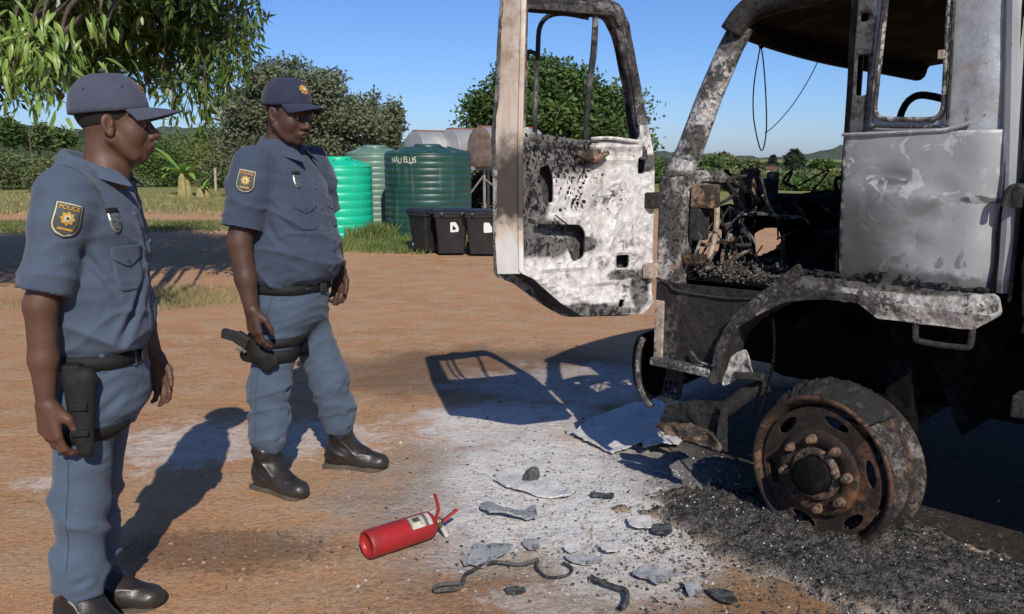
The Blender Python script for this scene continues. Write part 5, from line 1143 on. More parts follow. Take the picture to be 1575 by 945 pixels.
def officer(P):
    root = empty('person', (*P['base'], 0), R(P['ang'])); tag(root, P['label'], 'person')
    J = {k: v3(*a) for k, a in P['J'].items()}; sk, sh_m = P['skin'], P['shirt']; bulk = P.get('bulk', 1.)
    hc = J['head']; Rm = np.array(Matrix.Rotation(R(P['hyaw']), 3, 'Z') @ Matrix.Rotation(R(P['hpitch']), 3, 'Y') @ Matrix.Rotation(R(P.get('hroll', 0)), 3, 'X')); hs = P['hs']
    # ---- body: head, neck, trunk, arms and hands in one skin
    pts = np.array(list(J.values())); lo = pts.min(0)-v3(.17, .13, 0); hi = pts.max(0)+v3(.17, .13, .16); lo[2] = min(J['wrN'][2], J['wrF'][2])-.23
    S = SDF(lo, hi, .0034); head_prims(S, hc, Rm, hs, P.get('full', 1.))
    T = P['torso']; mid = [r for r in T if r[0] > J['wrN'][2]]
    S.loft([(z, cx, cy, rx*.86, ry*.86) for z, cx, cy, rx, ry in T if z < 1.52*P['zs']], .03)
    nk = hc+Rm @ (v3(-.04, 0, -.15)*hs); S.cone(nk, v3(T[-2][1], T[-2][2], T[-2][0]-.03), .060*hs, .075, .03)
    for s in ('N', 'F'):
        S.cone(J['sh'+s], J['el'+s], .054*bulk, .046*bulk, .03); S.cone(J['el'+s], J['el'+s]*.45+J['wr'+s]*.55, .046*bulk, .041*bulk, .02); S.cone(J['el'+s]*.45+J['wr'+s]*.55, J['wr'+s], .041*bulk, .0275*bulk, .02)
        H = P['hand'+s]; hand_prims(S, J['wr'+s], H['down'], H['fwd'], H['palm'], H.get('sc', 1.), H.get('curl', (18, 34, 30)), thumb_in=H.get('ti', .35))
    V, F = S.mesh(); body = mesh_obj('body', V, F, sk, root, True)
    T3 = lambda x, y, z: Vector(hc+Rm @ (v3(x, y, z)*hs))
    for s in (-1, 1):
        q = Matrix.Translation(T3(.0725, s*.031, -.003)); MB().lathe([(.0001, .0122*hs), (.006*hs, .0106*hs), (.0106*hs, .006*hs), (.0122*hs, 0), (.0106*hs, -.006*hs), (.0001, -.0122*hs)], 16, q @ Matrix(Rm).to_4x4() @ Matrix.Rotation(R(90), 4, 'Y')).build('eye', M_eye, body, True)
        q = Matrix.Translation(T3(.0840, s*.0300, -.003)); MB().lathe([(.0001, .0016), (.0048*hs, .0006), (.0054*hs, -.002)], 14, q @ Matrix(Rm).to_4x4() @ Matrix.Rotation(R(90), 4, 'Y')).build('iris', M_iris, body, True)
    # hair: thin close-cropped shell at the back and sides
    S = SDF(hc-.13*hs, hc+.14*hs, .004); S.ell(hc+Rm @ (v3(-.0155, 0, .040)*hs), v3(.100, .0785, .086)*hs, Rm, 0); S.cut(hc+Rm @ (v3(.028, 0, 0)*hs), Rm @ v3(.95, 0, -.3)); S.cut(hc+Rm @ (v3(0, 0, .004)*hs), Rm @ v3(.25, 0, -.97)); V, F = S.mesh(); mesh_obj('hair', V, F, M_hair, body, True)
    cap(root, hc, Rm, hs, P['capm'], P.get('captilt', 4))
    # ---- shirt
    S = SDF(lo-v3(.02, .04, 0), hi+v3(.02, .04, -.02), .0058); S.loft(T, .03)
    for s in ('N', 'F'):
        sg = -1 if s == 'N' else 1; a, b = J['sh'+s], J['el'+s]; d = b-a; he = a+d*P['hem']; rs = P['sleeve']; du = unit(d)
        A = SDF(lo-v3(.02, .04, 0), hi+v3(.02, .04, -.02), .0058)
        A.cone(a+v3(0, -sg*.03, .0), a+d*.25, rs*1.02, rs, .055); A.cone(a+d*.2, a+d*(P['hem']+.35), rs, rs*P.get('flare', .98), .03)
        A.cut(he, du); A.cone(he-du*.05, he+du*.1, rs-.011, rs-.009, .004, 'sub')
        S.F = smin(S.F, A.F, .022)
        S.cone(v3(T[-2][1]-.012, T[-2][2]+sg*.06, T[-2][0]+.000), a+v3(-.01, -sg*.01, .022), .050, .066*bulk, .05)
    nk0 = v3(T[-2][1]+.02, T[-2][2], T[-2][0]); S.cone(nk0+v3(.0, 0, .0), nk0+v3(.015, 0, .14), .058, .075, .012, 'sub'); S.cone(nk0+v3(.055, 0, -.035), nk0+v3(.12, 0, .06), .018, .05, .012, 'sub')
    V, F = S.mesh(); N = vnormals(V, F)
    mk = .55+.45*np.clip((T[3][0]+.22-V[:, 2])*4, 0, 1)
    V = folds(V, N, .0090, 6.5, 2.2, (.6, .2, .75), P['seed'], mask=mk); V = folds(V, N, .0050, 15, 4, (-.35, .3, .85), P['seed']+9, mask=mk); V = creases(V, N, [(a, b, w, q*1.5) for a, b, w, q in P.get('creases', [])])
    shirt = mesh_obj('shirt', V, F, sh_m, root, True); bv = BVHTree.FromPolygons([Vector(v) for v in V], [tuple(int(i) for i in f) for f in F])
    collar(root, sh_m, P['neck'], *P['collar'])
    fx = lambda z: np.interp(z, [r[0] for r in T], [r[1]+r[3] for r in T]); zt, zb = T[-3][0]-.045, T[0][0]+.012
    fy = P.get('placket', 0.)
    Vv, Ff = shell_grid(bv, (fx(zt), fy, zt), (0, 1, 0), (0, 0, -1), (1, 0, .1), lambda v: (0, .017, v*(zt-zb)), 4, 36, .001); pl = mesh_obj('placket', Vv, Ff, sh_m, shirt, True)
    for k in range(5):
        z = zt-.05-(zt-zb-.08)*k/4.2; h = bv.ray_cast(Vector((fx(z)+.2, fy, z)), Vector((-1, 0, 0)))[0]
        if h: MB().lathe([(0, .003), (.005, .003), (.006, 0)], 10, Matrix.Translation(h+Vector((.003, 0, 0))) @ Matrix.Rotation(R(90), 4, 'Y')).build('button', M_stitch, shirt)
    for sg in (-1, 1):                                                               # chest pockets
        y0, z0 = P['pocket'][0]*sg, P['pocket'][1]; nd = unit((.86, .5*sg, .05)); ud = unit((-nd[1], nd[0], 0))
        c0 = (fx(z0)-.02, y0, z0)
        Vv, Ff = shell_grid(bv, c0, ud, (0, 0, -1), nd, lambda v: (0, .056*(1 if v < .85 else 1-.35*(v-.85)/.15), .012+v*.125), 10, 12, .001); mesh_obj('pocket', Vv, Ff, sh_m, shirt, True)
        V2 = []; Vv, Ff = shell_grid(bv, c0, ud, (0, 0, -1), nd, lambda v: (0, .059*(1 if v < .55 else 1-.92*((v-.55)/.45)**1.3), v*.062), 10, 12, .0055, .002); fl = mesh_obj('pocket_flap', Vv, Ff, sh_m, shirt, True)
        Vv, Ff = lay(bv, *disc(.0055), Vector(c0)+Vector((0, 0, -.047)), ud, (0, 0, 1), nd, .0095); mesh_obj('pocket_button', Vv, Ff, M_stitch, shirt)
    # silver badge with a black name strip above the right pocket
    nd = unit((.80, -.6, .08)); ud = unit((-nd[1], nd[0], 0)); bc = Vector(P['badge'])
    Vv, Ff = shell_grid(bv, bc, ud, (0, 0, -1), nd, lambda v: (0, .020*math.sqrt(max(.02, 1-max(0, (v-.45)/.55)**2)), v*.062), 6, 12, .0045, .003); bd = mesh_obj('chest_badge', Vv, Ff, M_metal, shirt, True)
    Vv, Ff = shell_grid(bv, bc, ud, (0, 0, -1), nd, lambda v: (0, .015*math.sqrt(max(.02, 1-max(0, (v-.45)/.55)**2)), .012+v*.042), 6, 12, .0075, .002); mesh_obj('badge_centre', Vv, Ff, M_patch, bd, True)
    for (u, v, r_) in ((-.006, -.022, .005), (.006, -.028, .0055), (-.004, -.038, .005), (.005, -.046, .005)): Vv, Ff = lay(bv, *disc(r_), bc, ud, (0, 0, 1), nd, .011); Vv, Ff = lay(bv, [(a+u, b+v) for a, b in disc(r_)[0]], disc(r_)[1], bc, ud, (0, 0, 1), nd, .0105); mesh_obj('badge_stud', Vv, Ff, M_metal, bd)
    Vv, Ff = shell_grid(bv, bc+Vector((0, 0, .012)), ud, (0, 0, -1), nd, lambda v: (0, .021, v*.016), 4, 2, .006, .002); mesh_obj('name_strip', Vv, Ff, M_web, bd, True)
    # sleeve shield on the right arm
    a, b = J['shN'], J['elN']; d = unit(b-a); nd = unit(np.array(P['patch_n'])); vd = unit(d-nd*(d @ nd)); ud = np.cross(nd, vd); ud = -ud; pc = Vector(a+d*P['patch_at'])-Vector(vd)*.0
    cr = np.cross(ud, -vd); ud = ud if cr @ nd > 0 else -ud
    shape = lambda k, sc_=1.: (lambda v: (0, k*(1. if v < .12 else 1+.10*(v-.12)/.5 if v < .62 else 1.085*math.sqrt(max(.01, 1-((v-.62)/.38)**2))), -.040*sc_+v*.094*sc_))
    pt = None
    for nm, hw, sc_, off, mt in (('sleeve_patch', .036, 1.06, .0035, M_patch), ('patch_border', .0335, 1.0, .0050, M_pale), ('patch_field', .0305, .92, .0062, M_patch)):
        Vv, Ff = shell_grid(bv, pc, ud, vd, nd, shape(hw, sc_), 8, 14, off, .0015); o = mesh_obj(nm, Vv, Ff, mt, pt or shirt, True); pt = pt or o
    for nm, (Pp, Fc), off, mt in (('patch_star', star(.0215, .0150), .0095, M_gold), ('patch_ring', disc(.0095), .0108, M_pale), ('patch_centre', disc(.0045), .0118, M_patch)):
        Vv, Ff = lay(bv, [(x, y+.004) for x, y in Pp], Fc, pc, ud, vd, nd, off); mesh_obj(nm, Vv, Ff, mt, pt)
    TV, TF = text_mesh('POLICE', .0165); Vv, Ff = lay(bv, [(v.x, -v.y-.0265) for v in TV], [f[::-1] for f in TF], pc, ud, vd, nd, .0098); mesh_obj('patch_lettering', Vv, Ff, M_orange if P.get('orange') else M_gold, pt)
    Vv, Ff = shell_grid(bv, pc, ud, vd, nd, lambda v: (0, .020, .031+v*.006), 6, 2, .0085, .001); mesh_obj('patch_scroll', Vv, Ff, M_gold, pt)
    # shoulder seam line of the sleeve
    for s in ('N', 'F'):                                                             # sewn armhole
        sg = -1 if s == 'N' else 1; a = J['sh'+s]; d = unit(v3(.06, sg, -.25)); e1 = unit(np.cross(d, v3(0, 0, 1))); e2 = np.cross(e1, d); c0 = a+v3(0, -sg*.028, .0); L_ = []
        for t in np.linspace(0, 2*math.pi, 40)[:-1]:
            w_ = Vector(e1*math.cos(t)+e2*math.sin(t)); h_ = bv.ray_cast(Vector(c0)+w_*.3, -w_, .3)[0]
            if h_ is not None and w_.z > -.35: L_.append((t, h_))
        L_ = [h for t, h in L_]; k_ = max(range(len(L_)), key=lambda i: (L_[i]-L_[i-1]).length); L_ = L_[k_:]+L_[:k_]
        MB().tube(L_, .0016, 5).build('armhole_seam', M_stitch, shirt)
    # ---- trousers
    S = SDF(v3(min(J[k][0] for k in ('knN', 'knF', 'anN', 'anF', 'hip'))-.22, min(J['anN'][1], J['knN'][1])-.17, .06), v3(max(J[k][0] for k in ('knN', 'knF', 'anN', 'anF', 'hip'))+.24, max(J['anF'][1], J['knF'][1])+.17, P['belt']+.03), .0068)
    S.loft(P['pelvis'], .04)
    for s in ('N', 'F'):
        sg = -1 if s == 'N' else 1; h_ = J['hip']+v3(0, sg*.085, -.06); k_, a_ = J['kn'+s], J['an'+s]; lr = P['leg']
        S.cone(h_, k_, lr[0], lr[1], .045, flat=((0, 1, 0), 1.08)); hemp = a_*(1-P['hemz'])+k_*P['hemz']; S.cone(k_, hemp, lr[1], lr[2], .04); S.cone(hemp+v3(0, 0, .07), hemp+v3(0, 0, .01), lr[2]*1.12, lr[2]*1.0, .03)
    S.cut((0, 0, P['belt']+.004), (0, 0, 1)); V, F = S.mesh(); N = vnormals(V, F)
    low = np.clip((.72-V[:, 2])*3, .5, 1); V = folds(V, N, .0085, 6, 2.0, (.45, .2, 1), P['seed']+20, mask=low); V = folds(V, N, .0060, 14, 3.5, (-.5, .25, 1), P['seed']+31, mask=low); V = creases(V, N, P.get('tcreases', []))
    tro = mesh_obj('trousers', V, F, M_trou, root, True); bt = BVHTree.FromPolygons([Vector(v) for v in V], [tuple(int(i) for i in f) for f in F])
    for s in ('N', 'F'):                                                             # outer seam and slanted pocket edge
        sg = -1 if s == 'N' else 1; h_ = J['hip']+v3(0, sg*.085, 0); L_ = []
        for z_ in np.linspace(P['belt']-.05, J['an'+s][2]+.15, 44):
            q_ = J['kn'+s]+(h_-J['kn'+s])*max(0, (z_-J['kn'+s][2])/(h_[2]-J['kn'+s][2])) if z_ > J['kn'+s][2] else J['an'+s]+(J['kn'+s]-J['an'+s])*((z_-J['an'+s][2])/(J['kn'+s][2]-J['an'+s][2]))
            hit = bt.ray_cast(Vector((q_[0]-.01, q_[1]+sg*.3, z_)), Vector((0, -sg, 0)), .35)[0]
            if hit is not None: L_.append(hit)
        if len(L_) > 4: MB().tube(L_, .0014, 5).build('side_seam', M_stitch, tro)
        L_ = []
        for t_ in np.linspace(0, 1, 12):
            hit = bt.ray_cast(Vector((h_[0]+.075-.055*t_, h_[1]+sg*.3, P['belt']-.045-.15*t_)), Vector((-.15, -sg, 0)).normalized(), .4)[0]
            if hit is not None: L_.append(hit)
        if len(L_) > 4: MB().tube(L_, .0018, 5).build('pocket_edge', M_stitch, tro)
    pv = P['pelvis'][-1]; z = P['belt']; band((pv[1], pv[2], pv[3], pv[4]), z-.040, z+.004, .006, M_web, 'belt', root, P.get('belttilt', 0.))
    for t in (20, -20, -62, 62, 118, -118):
        x = pv[1]+(pv[3]+.006)*math.cos(R(t)); y = pv[2]+(pv[4]+.006)*math.sin(R(t)); MB().box((x, y, z-.018+P.get('belttilt', 0.)*(x-pv[1])), (.006, .014, .056), Matrix.Rotation(R(t), 3, 'Z').to_euler(), .001).build('belt_loop', M_trou, tro)
    MB().box((pv[1]+pv[3]+.012, pv[2], z-.018), (.008, .05, .042), None, .003).build('belt_buckle', M_gun, root)
    for s, hd, rl in (('N', P['footN'], 0), ('F', P['footF'], P.get('rollF', 0))): boot(root, (J['an'+s][0], J['an'+s][1], P.get('soleF', 0) if s == 'F' else 0), hd, rl)
    return root, shirt, tro, bv, bt, J
# ---- nearer officer, in profile at the left edge
P1 = dict(base=(-1.385, 2.61), ang=5, label='police officer in blue uniform and faded cap at left edge, arms hanging, facing the truck', skin=M_skin1, shirt=M_shirt, capm=M_cap1, seed=1.7, hemz=.24, zs=1., bulk=.95, hs=1.03, hyaw=14, hpitch=1, captilt=-6,
  J=dict(head=(.165, .025, 1.628), shN=(.080, -.172, 1.412), elN=(.002, -.222, 1.105), wrN=(-.008, -.228, .815), shF=(.088, .172, 1.412), elF=(.085, .25, 1.10), wrF=(.155, .235, .845), hip=(.045, 0, .83), knN=(.005, -.090, .46), anN=(-.025, -.10, .10), knF=(-.02, .075, .46), anF=(-.045, .07, .10)),
  torso=[(.922, .062, 0, .110, .148), (.945, .074, 0, .140, .166), (1.0, .090, 0, .146, .174), (1.09, .092, 0, .138, .172), (1.2, .090, 0, .134, .178), (1.31, .084, 0, .131, .188), (1.405, .076, 0, .117, .180), (1.462, .070, 0, .094, .132), (1.52, .070, 0, .072, .072)],
  pelvis=[(.68, .07, 0, .08, .10), (.74, .07, 0, .128, .158), (.83, .062, 0, .136, .164), (.927, .066, 0, .127, .156)], belt=.927, leg=(.094, .078, .068), sleeve=.074, hem=.86, neck=(.096, .005), collar=(.068, .104, 1.552, 1.484, .065, .040), pocket=(.085, 1.262), badge=(.165, -.105, 1.365), patch_n=(.56, -.82, .12), patch_at=.065, footN=-30, footF=-8,
  handN=dict(down=(.03, .0, -1), fwd=(.85, -.45, 0), palm=(.45, .85, -.1), curl=(20, 32, 28), sc=1.08), handF=dict(down=(.15, -.1, -1), fwd=(.9, .1, .1), palm=(-.1, -1, -.1), curl=(14, 30, 30), sc=1.0),
  creases=[((.235, -.06, 1.10), (.19, -.155, .96), .016, -.011), ((.23, -.02, 1.17), (.21, -.12, 1.03), .014, -.009), ((.10, -.19, 1.28), (.19, -.14, 1.12), .016, -.010), ((.24, .03, 1.2), (.27, .02, .97), .016, .010)],
  tcreases=[((.17, -.15, .45), (.05, -.20, .40), .018, -.014), ((.15, -.17, .36), (.03, -.19, .30), .016, -.014), ((.14, -.17, .25), (.0, -.17, .20), .014, -.013), ((.20, -.1, .82), (.10, -.2, .74), .016, -.012)])
o1, shirt1, tro1, bv1, bt1, J1 = officer(P1)
# ---- farther officer, mid-step beside the tanks
P2 = dict(base=(-.95, 3.82), ang=-18, label='heavier police officer in navy cap mid-step, right hand on his thigh holster', skin=M_skin2, shirt=M_shirt2, capm=M_cap2, seed=5.3, hemz=.40, zs=1.07, bulk=1.12, hs=1.07, hyaw=-12, hpitch=12, hroll=0, full=1.10, captilt=-11, orange=True,
  J=dict(head=(-.030, -.025, 1.712), shN=(-.115, -.20, 1.475), elN=(-.150, -.270, 1.165), wrN=(-.095, -.288, .880), shF=(-.055, .195, 1.475), elF=(-.045, .262, 1.22), wrF=(.045, .232, .99), hip=(-.095, 0, .88), knN=(-.125, -.140, .49), anN=(-.135, -.165, .10), knF=(.02, .135, .49), anF=(.045, .205, .10)),
  torso=[(.960, -.075, 0, .148, .190), (.985, -.062, 0, .188, .212), (1.05, -.050, 0, .198, .216), (1.16, -.055, 0, .190, .208), (1.29, -.072, 0, .174, .208), (1.39, -.085, 0, .156, .212), (1.48, -.098, 0, .132, .200), (1.535, -.105, 0, .108, .145), (1.60, -.105, 0, .08, .08)],
  pelvis=[(.70, -.09, 0, .09, .12), (.78, -.09, 0, .150, .182), (.87, -.09, 0, .168, .195), (.962, -.078, 0, .158, .192)], belt=.962, leg=(.114, .090, .078), sleeve=.088, hem=.82, flare=1.02, neck=(-.075, -.005), collar=(.076, .116, 1.625, 1.552, .065, .042), pocket=(.092, 1.345), badge=(.06, -.115, 1.455), patch_n=(.42, -.88, .12), patch_at=.055, footN=-14, footF=6, soleF=.0,
  handN=dict(down=(.10, .02, -1), fwd=(.9, -.35, .1), palm=(.3, .95, -.1), curl=(16, 26, 24), sc=1.10), handF=dict(down=(.05, -.12, -1), fwd=(.9, .1, .1), palm=(-.1, -1, -.1), curl=(22, 40, 34), sc=1.06),
  creases=[((.12, .0, 1.22), (-.02, -.19, 1.06), .016, -.011), ((.13, .02, 1.14), (.03, -.18, .99), .014, -.010), ((-.04, -.2, 1.33), (.08, -.14, 1.17), .016, -.011), ((-.06, -.2, 1.25), (.06, -.17, 1.08), .016, -.009)],
  tcreases=[((.0, -.12, .47), (-.20, -.2, .50), .02, -.014), ((.0, -.1, .36), (-.2, -.22, .33), .018, -.015), ((-.02, -.2, .27), (-.22, -.2, .24), .016, -.014), ((.14, .1, .46), (.0, .2, .40), .018, -.015), ((.14, .14, .30), (-.04, .24, .26), .018, -.016), ((.13, .16, .22), (.0, .2, .18), .014, -.014)])
o2, shirt2, tro2, bv2, bt2, J2 = officer(P2)

# ---- duty gear (things carried on the belt and leg)
def thigh_strap(root, bvh, cz, h, cx, cy, r, mat, name, tilt=0., off=.006):
    V = []; F = []; n = 36
    for k in range(n):
        t = 2*math.pi*k/n; d = Vector((math.cos(t), math.sin(t), 0)); rows = []
        for j, dz in enumerate((-h/2, 0, h/2)):
            z = cz+dz+tilt*math.cos(t); hit = bvh.ray_cast(Vector((cx, cy, z))+d*r*2.2, -d, r*2.2)[0]; q = hit if hit is not None and .5*r < (hit-Vector((cx, cy, z))).length < 1.3*r else Vector((cx, cy, z))+d*r; rows.append(q)
        for q in rows: V.append(q+d*off)
    F = [(3*k+j, 3*((k+1) % n)+j, 3*((k+1) % n)+j+1, 3*k+j+1) for k in range(n) for j in range(2)]
    o = mesh_obj(name, V, F, mat, root, True); m = o.modifiers.new('t', 'SOLIDIFY'); m.thickness = .006; m.offset = -1; return o
thigh_strap(o1, bt1, .685, .040, .030, -.088, .112, M_web, 'thigh_strap', .0)
S = SDF((-.10, -.34, .60), (.20, -.12, .95), .005)
S.cone((.095, -.205, .875), (.085, -.212, .66), .034, .024, .02, flat=((0, 1, 0), 1.35)).cone((.065, -.205, .86), (.070, -.21, .70), .030, .022, .02, flat=((0, 1, 0), 1.3)).cone((.10, -.20, .88), (.06, -.20, .885), .03, .032, .02, flat=((0, 1, 0), 1.5))
V, F = S.mesh(); hol = mesh_obj('holster', V, F, M_web, o1, True)
MB().box((.085, -.232, .80), (.05, .012, .022), None, .003).build('holster_strap', M_web, hol); MB().box((.085, -.236, .72), (.045, .010, .018), None, .003).build('holster_strap', M_web, hol)
MB().box((.06, -.19, .895), (.055, .045, .055), None, .010).build('belt_pouch', M_web, o1); MB().box((-.06, -.10, .87), (.05, .08, .12), None, .014).build('belt_pouch', M_web, o1)
for zc, sz in ((.705, .042), (.645, .060)): thigh_strap(o2, bt2, zc, sz, -.105, -.11, .15, M_web, 'thigh_strap', .0)
S = SDF((-.34, -.40, .52), (.12, -.14, .86), .005)
S.cone((-.155, -.232, .70), (-.07, -.234, .615), .034, .030, .02, flat=((0, 1, 0), 1.8)).cone((-.175, -.234, .655), (-.04, -.232, .64), .032, .030, .015, flat=((0, 1, 0), 2.0)).cone((-.13, -.236, .74), (-.11, -.238, .66), .030, .030, .015, flat=((0, 1, 0), 1.6))
V, F = S.mesh(); hol2 = mesh_obj('holster', V, F, M_web, o2, True)
MB().box((-.232, -.252, .745), (.095, .032, .046), Matrix.Rotation(R(10), 3, 'Y').to_euler(), .009).build('pistol_grip', M_gun, hol2)
MB().box((-.175, -.252, .728), (.07, .030, .060), Matrix.Rotation(R(28), 3, 'Y').to_euler(), .008).build('pistol_frame', M_gun, hol2)
for i in range(4): MB().lathe([(0, .008), (.007, .007), (.008, 0)], 8, Matrix.Translation((-.19+.013*i, -.272, .690-.008*(i % 2))) @ Matrix.Rotation(R(90), 4, 'X')).build('holster_rivet', M_metal, hol2)
# wristwatch on the far wrist
w = Vector(J2['wrF'])+Vector((-.012, 0, .035)); MB().lathe([(.036, -.013), (.038, -.008), (.038, .008), (.036, .013)], 24, Matrix.Translation(w) @ Matrix.Rotation(R(-20), 4, 'Y')).build('watch_strap', M_web, o2, True)
MB().lathe([(0, .012), (.017, .011), (.020, .006), (.020, 0)], 20, Matrix.Translation(w+Vector((.036, -.012, 0))) @ Matrix.Rotation(R(75), 4, 'Y')).build('watch_face', M_gun, o2)
# ================================================================ THE BIG TREE OVERHANGING AT THE LEFT
MT = Vector((-7.6, 9.6, 0)); rg = np.random.default_rng(91)
mango = empty('shade_tree', MT); tag(mango, 'large dark leafy tree overhanging the top left corner', 'tree')
blobs = []
for i in range(95):                       # crown: clumps through the volume, hanging low on the near and right side
    u = rg.normal(size=3); u /= np.linalg.norm(u); q = rg.random()**.4
    x, y, z = -7.0+u[0]*q*4.0, 9.4+u[1]*q*3.2, 3.9+u[2]*q*2.0
    if z < 2.2: z = 2.2+rg.random()*.5
    blobs.append((x, y, z, .75, .75, .5))
for i in range(46):                       # upper canopy reaching out over the yard, above the picture
    blobs.append((rg.uniform(-8.5, -2.6), rg.uniform(6.0, 8.6), rg.uniform(4.0, 5.6), .8, .8, .5))
for i in range(26): blobs.append((rg.uniform(-8.5, -4.7), rg.uniform(4.9, 6.4), rg.uniform(3.5, 4.8), .8, .8, .5))
def clump(px, py, d, r, rz=None): p = at_depth(px, py, d); blobs.append((p.x, p.y, p.z, r, r, rz or r*.8))
for px, py, d, r in ((330, 10, 9.4, .5), (290, 40, 9.6, .5), (240, 85, 9.6, .4), (200, 60, 9.8, .6), (150, 50, 9.8, .6), (100, 60, 9.8, .6), (50, 50, 9.8, .6), (310, 70, 9.4, .4), (0, 90, 9.6, .5), (60, 25, 8.6, .55), (130, 20, 8.8, .6), (200, 10, 9., .6), (260, 20, 9., .5), (310, 25, 9.0, .45), (345, 40, 8.8, .34), (330, 75, 8.8, .32), (290, 70, 9., .4), (235, 60, 9., .45), (170, 70, 9.2, .45), (115, 75, 9., .5), (60, 80, 9, .5), (20, 70, 8.6, .5), (215, 100, 9.2, .25), (270, 105, 9, .25), (305, 115, 8.9, .22), (25, 118, 8.6, .22), (140, 105, 9.3, .2), (365, 62, 8.7, .2), (100, 120, 9.2, .25), (230, -40, 8.5, .6), (330, -30, 8.6, .5), (100, -40, 8, .6)): clump(px, py, d, r)
mb = MB(); top = Vector((.2, -.1, 2.3))
mb.tube([(0, 0, -.15), (.05, 0, 1.0), top], [.42, .33, .28], 12, 4)
for i in rg.permutation(len(blobs))[:34]:
    e = Vector(blobs[i][:3])-MT; m = top.lerp(e, .5)+Vector((0, 0, .45)); mb.tube([top-Vector((0, 0, .2)), m, e], [.14, .07, .015], 7, 4)
mb.build('trunk', M_bark, mango, True)
B = [(b[0]-MT.x, b[1]-MT.y, b[2], *b[3:]) for b in blobs]
P = blob_points(B, 90000, rg, .8); V, F = leaf_cloud(P, .145, .042, rg, .75, .2)
# sprays: drooping twigs with leaves along them
SV, SF = [V], [F]; nb = len(V); tw = MB()
for px, py, px2, py2, d in [(300, 60, 318, 168, 8.6), (285, 90, 262, 150, 8.8), (330, 60, 352, 150, 8.6), (350, 40, 385, 120, 8.5), (360, 25, 398, 62, 8.4), (315, 100, 300, 185, 8.6), (270, 110, 262, 190, 8.8), (255, 90, 240, 150, 8.8), (340, 90, 345, 140, 8.5), (225, 90, 222, 140, 9), (300, 120, 316, 192, 8.6), (20, 100, 15, 158, 8.2), (60, 110, 50, 160, 8.2), (160, 90, 168, 118, 8.8), (290, 120, 286, 172, 8.7), (372, 50, 380, 100, 8.4), (120, 90, 112, 130, 8.6), (248, 110, 266, 160, 8.7), (335, 110, 325, 165, 8.6), (350, 70, 370, 118, 8.5), (310, 130, 322, 178, 8.6)]:
    a, b = at_depth(px, py, d)-MT, at_depth(px2, py2, d-.15)-MT; m = a.lerp(b, .5)+Vector((.05, 0, .06)); tw.tube([a+Vector((0, .2, .25)), a, m, b], [.012, .008, .006, .003], 5, 2)
    t = rg.random(46)[:, None]; Q = np.array(a)*(1-t)**2+2*np.array(m)*t*(1-t)+np.array(b)*t*t+rg.normal(size=(46, 3))*.035
    V, F = leaf_cloud(Q, .14, .030, rg, 1.0, .2); SV.append(V); SF.append(F+nb); nb += len(V)
tw.build('twig', M_bark, mango, True)
tag(mesh_obj('crown', np.concatenate(SV), np.concatenate(SF), ML_mango, mango), kind='stuff')
# the nearest bright leaves, one object each, sharing six leaf shapes
def leaf_mesh(L, W, bend):
    V = []; F = []; m = 6
    for k in range(m):
        t = k/(m-1); w = W*math.sin(math.pi*(t*.94+.03))**.8; z = -bend*t*t; V += [(L*t, w, z+w*.35), (L*t, 0, z), (L*t, -w, z+w*.35)]
        if k: b = 3*k; F += [(b-3, b-2, b+1, b), (b-2, b-1, b+2, b+1)]
    me = bpy.data.meshes.new('leaf'); me.from_pydata(V, [], F); me.materials.append(ML_near); me.polygons.foreach_set('use_smooth', [True]*len(F)); return me
n_ = NT('near_mango_leaf'); oi = n_.t.nodes.new('ShaderNodeObjectInfo'); c_ = n_.ramp(oi.outputs['Random'], [(0, (.10, .17, .03)), (.5, (.17, .27, .05)), (1, (.27, .37, .09))]); n_.out(c_, .38, 0, .45)
tr = n_.t.nodes.new('ShaderNodeBsdfTranslucent'); n_.lk(c_, tr.inputs[0]); mx = n_.t.nodes.new('ShaderNodeMixShader'); mx.inputs[0].default_value = .22; n_.lk(n_.b.outputs[0], mx.inputs[1]); n_.lk(tr.outputs[0], mx.inputs[2]); n_.lk(mx.outputs[0], n_.t.nodes['Material Output'].inputs[0]); ML_near = n_.m
shapes = [leaf_mesh(.088+.018*k, .0125+.002*(k % 3), .03+.015*k) for k in range(5)]
clus = [(18, 40, 6.3, 40), (60, 45, 6.2, 46), (88, 75, 6.1, 46), (55, 95, 6.1, 44), (20, 105, 6.2, 40), (70, 130, 6.0, 30), (40, 70, 6.0, 30), (150, 30, 6.6, 12), (158, 75, 6.6, 10)]
for px, py, d, n in clus:
    c = at_depth(px, py, d)-MT
    for k in range(n):
        o = bpy.data.objects.new('leaf', shapes[int(rg.integers(5))]); C.objects.link(o); o.parent = mango
        sx = .05 if n < 20 else .13; o.location = c+Vector((rg.normal()*sx, rg.normal()*.14, rg.normal()*.10)); a = rg.uniform(-2.6, .6); o.rotation_euler = (rg.normal()*.5, .75+rg.normal()*.35, a)
tag_tw = MB()
for px, py, d, n in clus: c = at_depth(px, py, d)-MT; tag_tw.tube([c+Vector((-.5, 1.6, .7)), c+Vector((-.15, .5, .35)), c+Vector((0, .05, .05))], [.03, .018, .006], 6, 3)
tag_tw.build('branch', M_bark, mango, True)

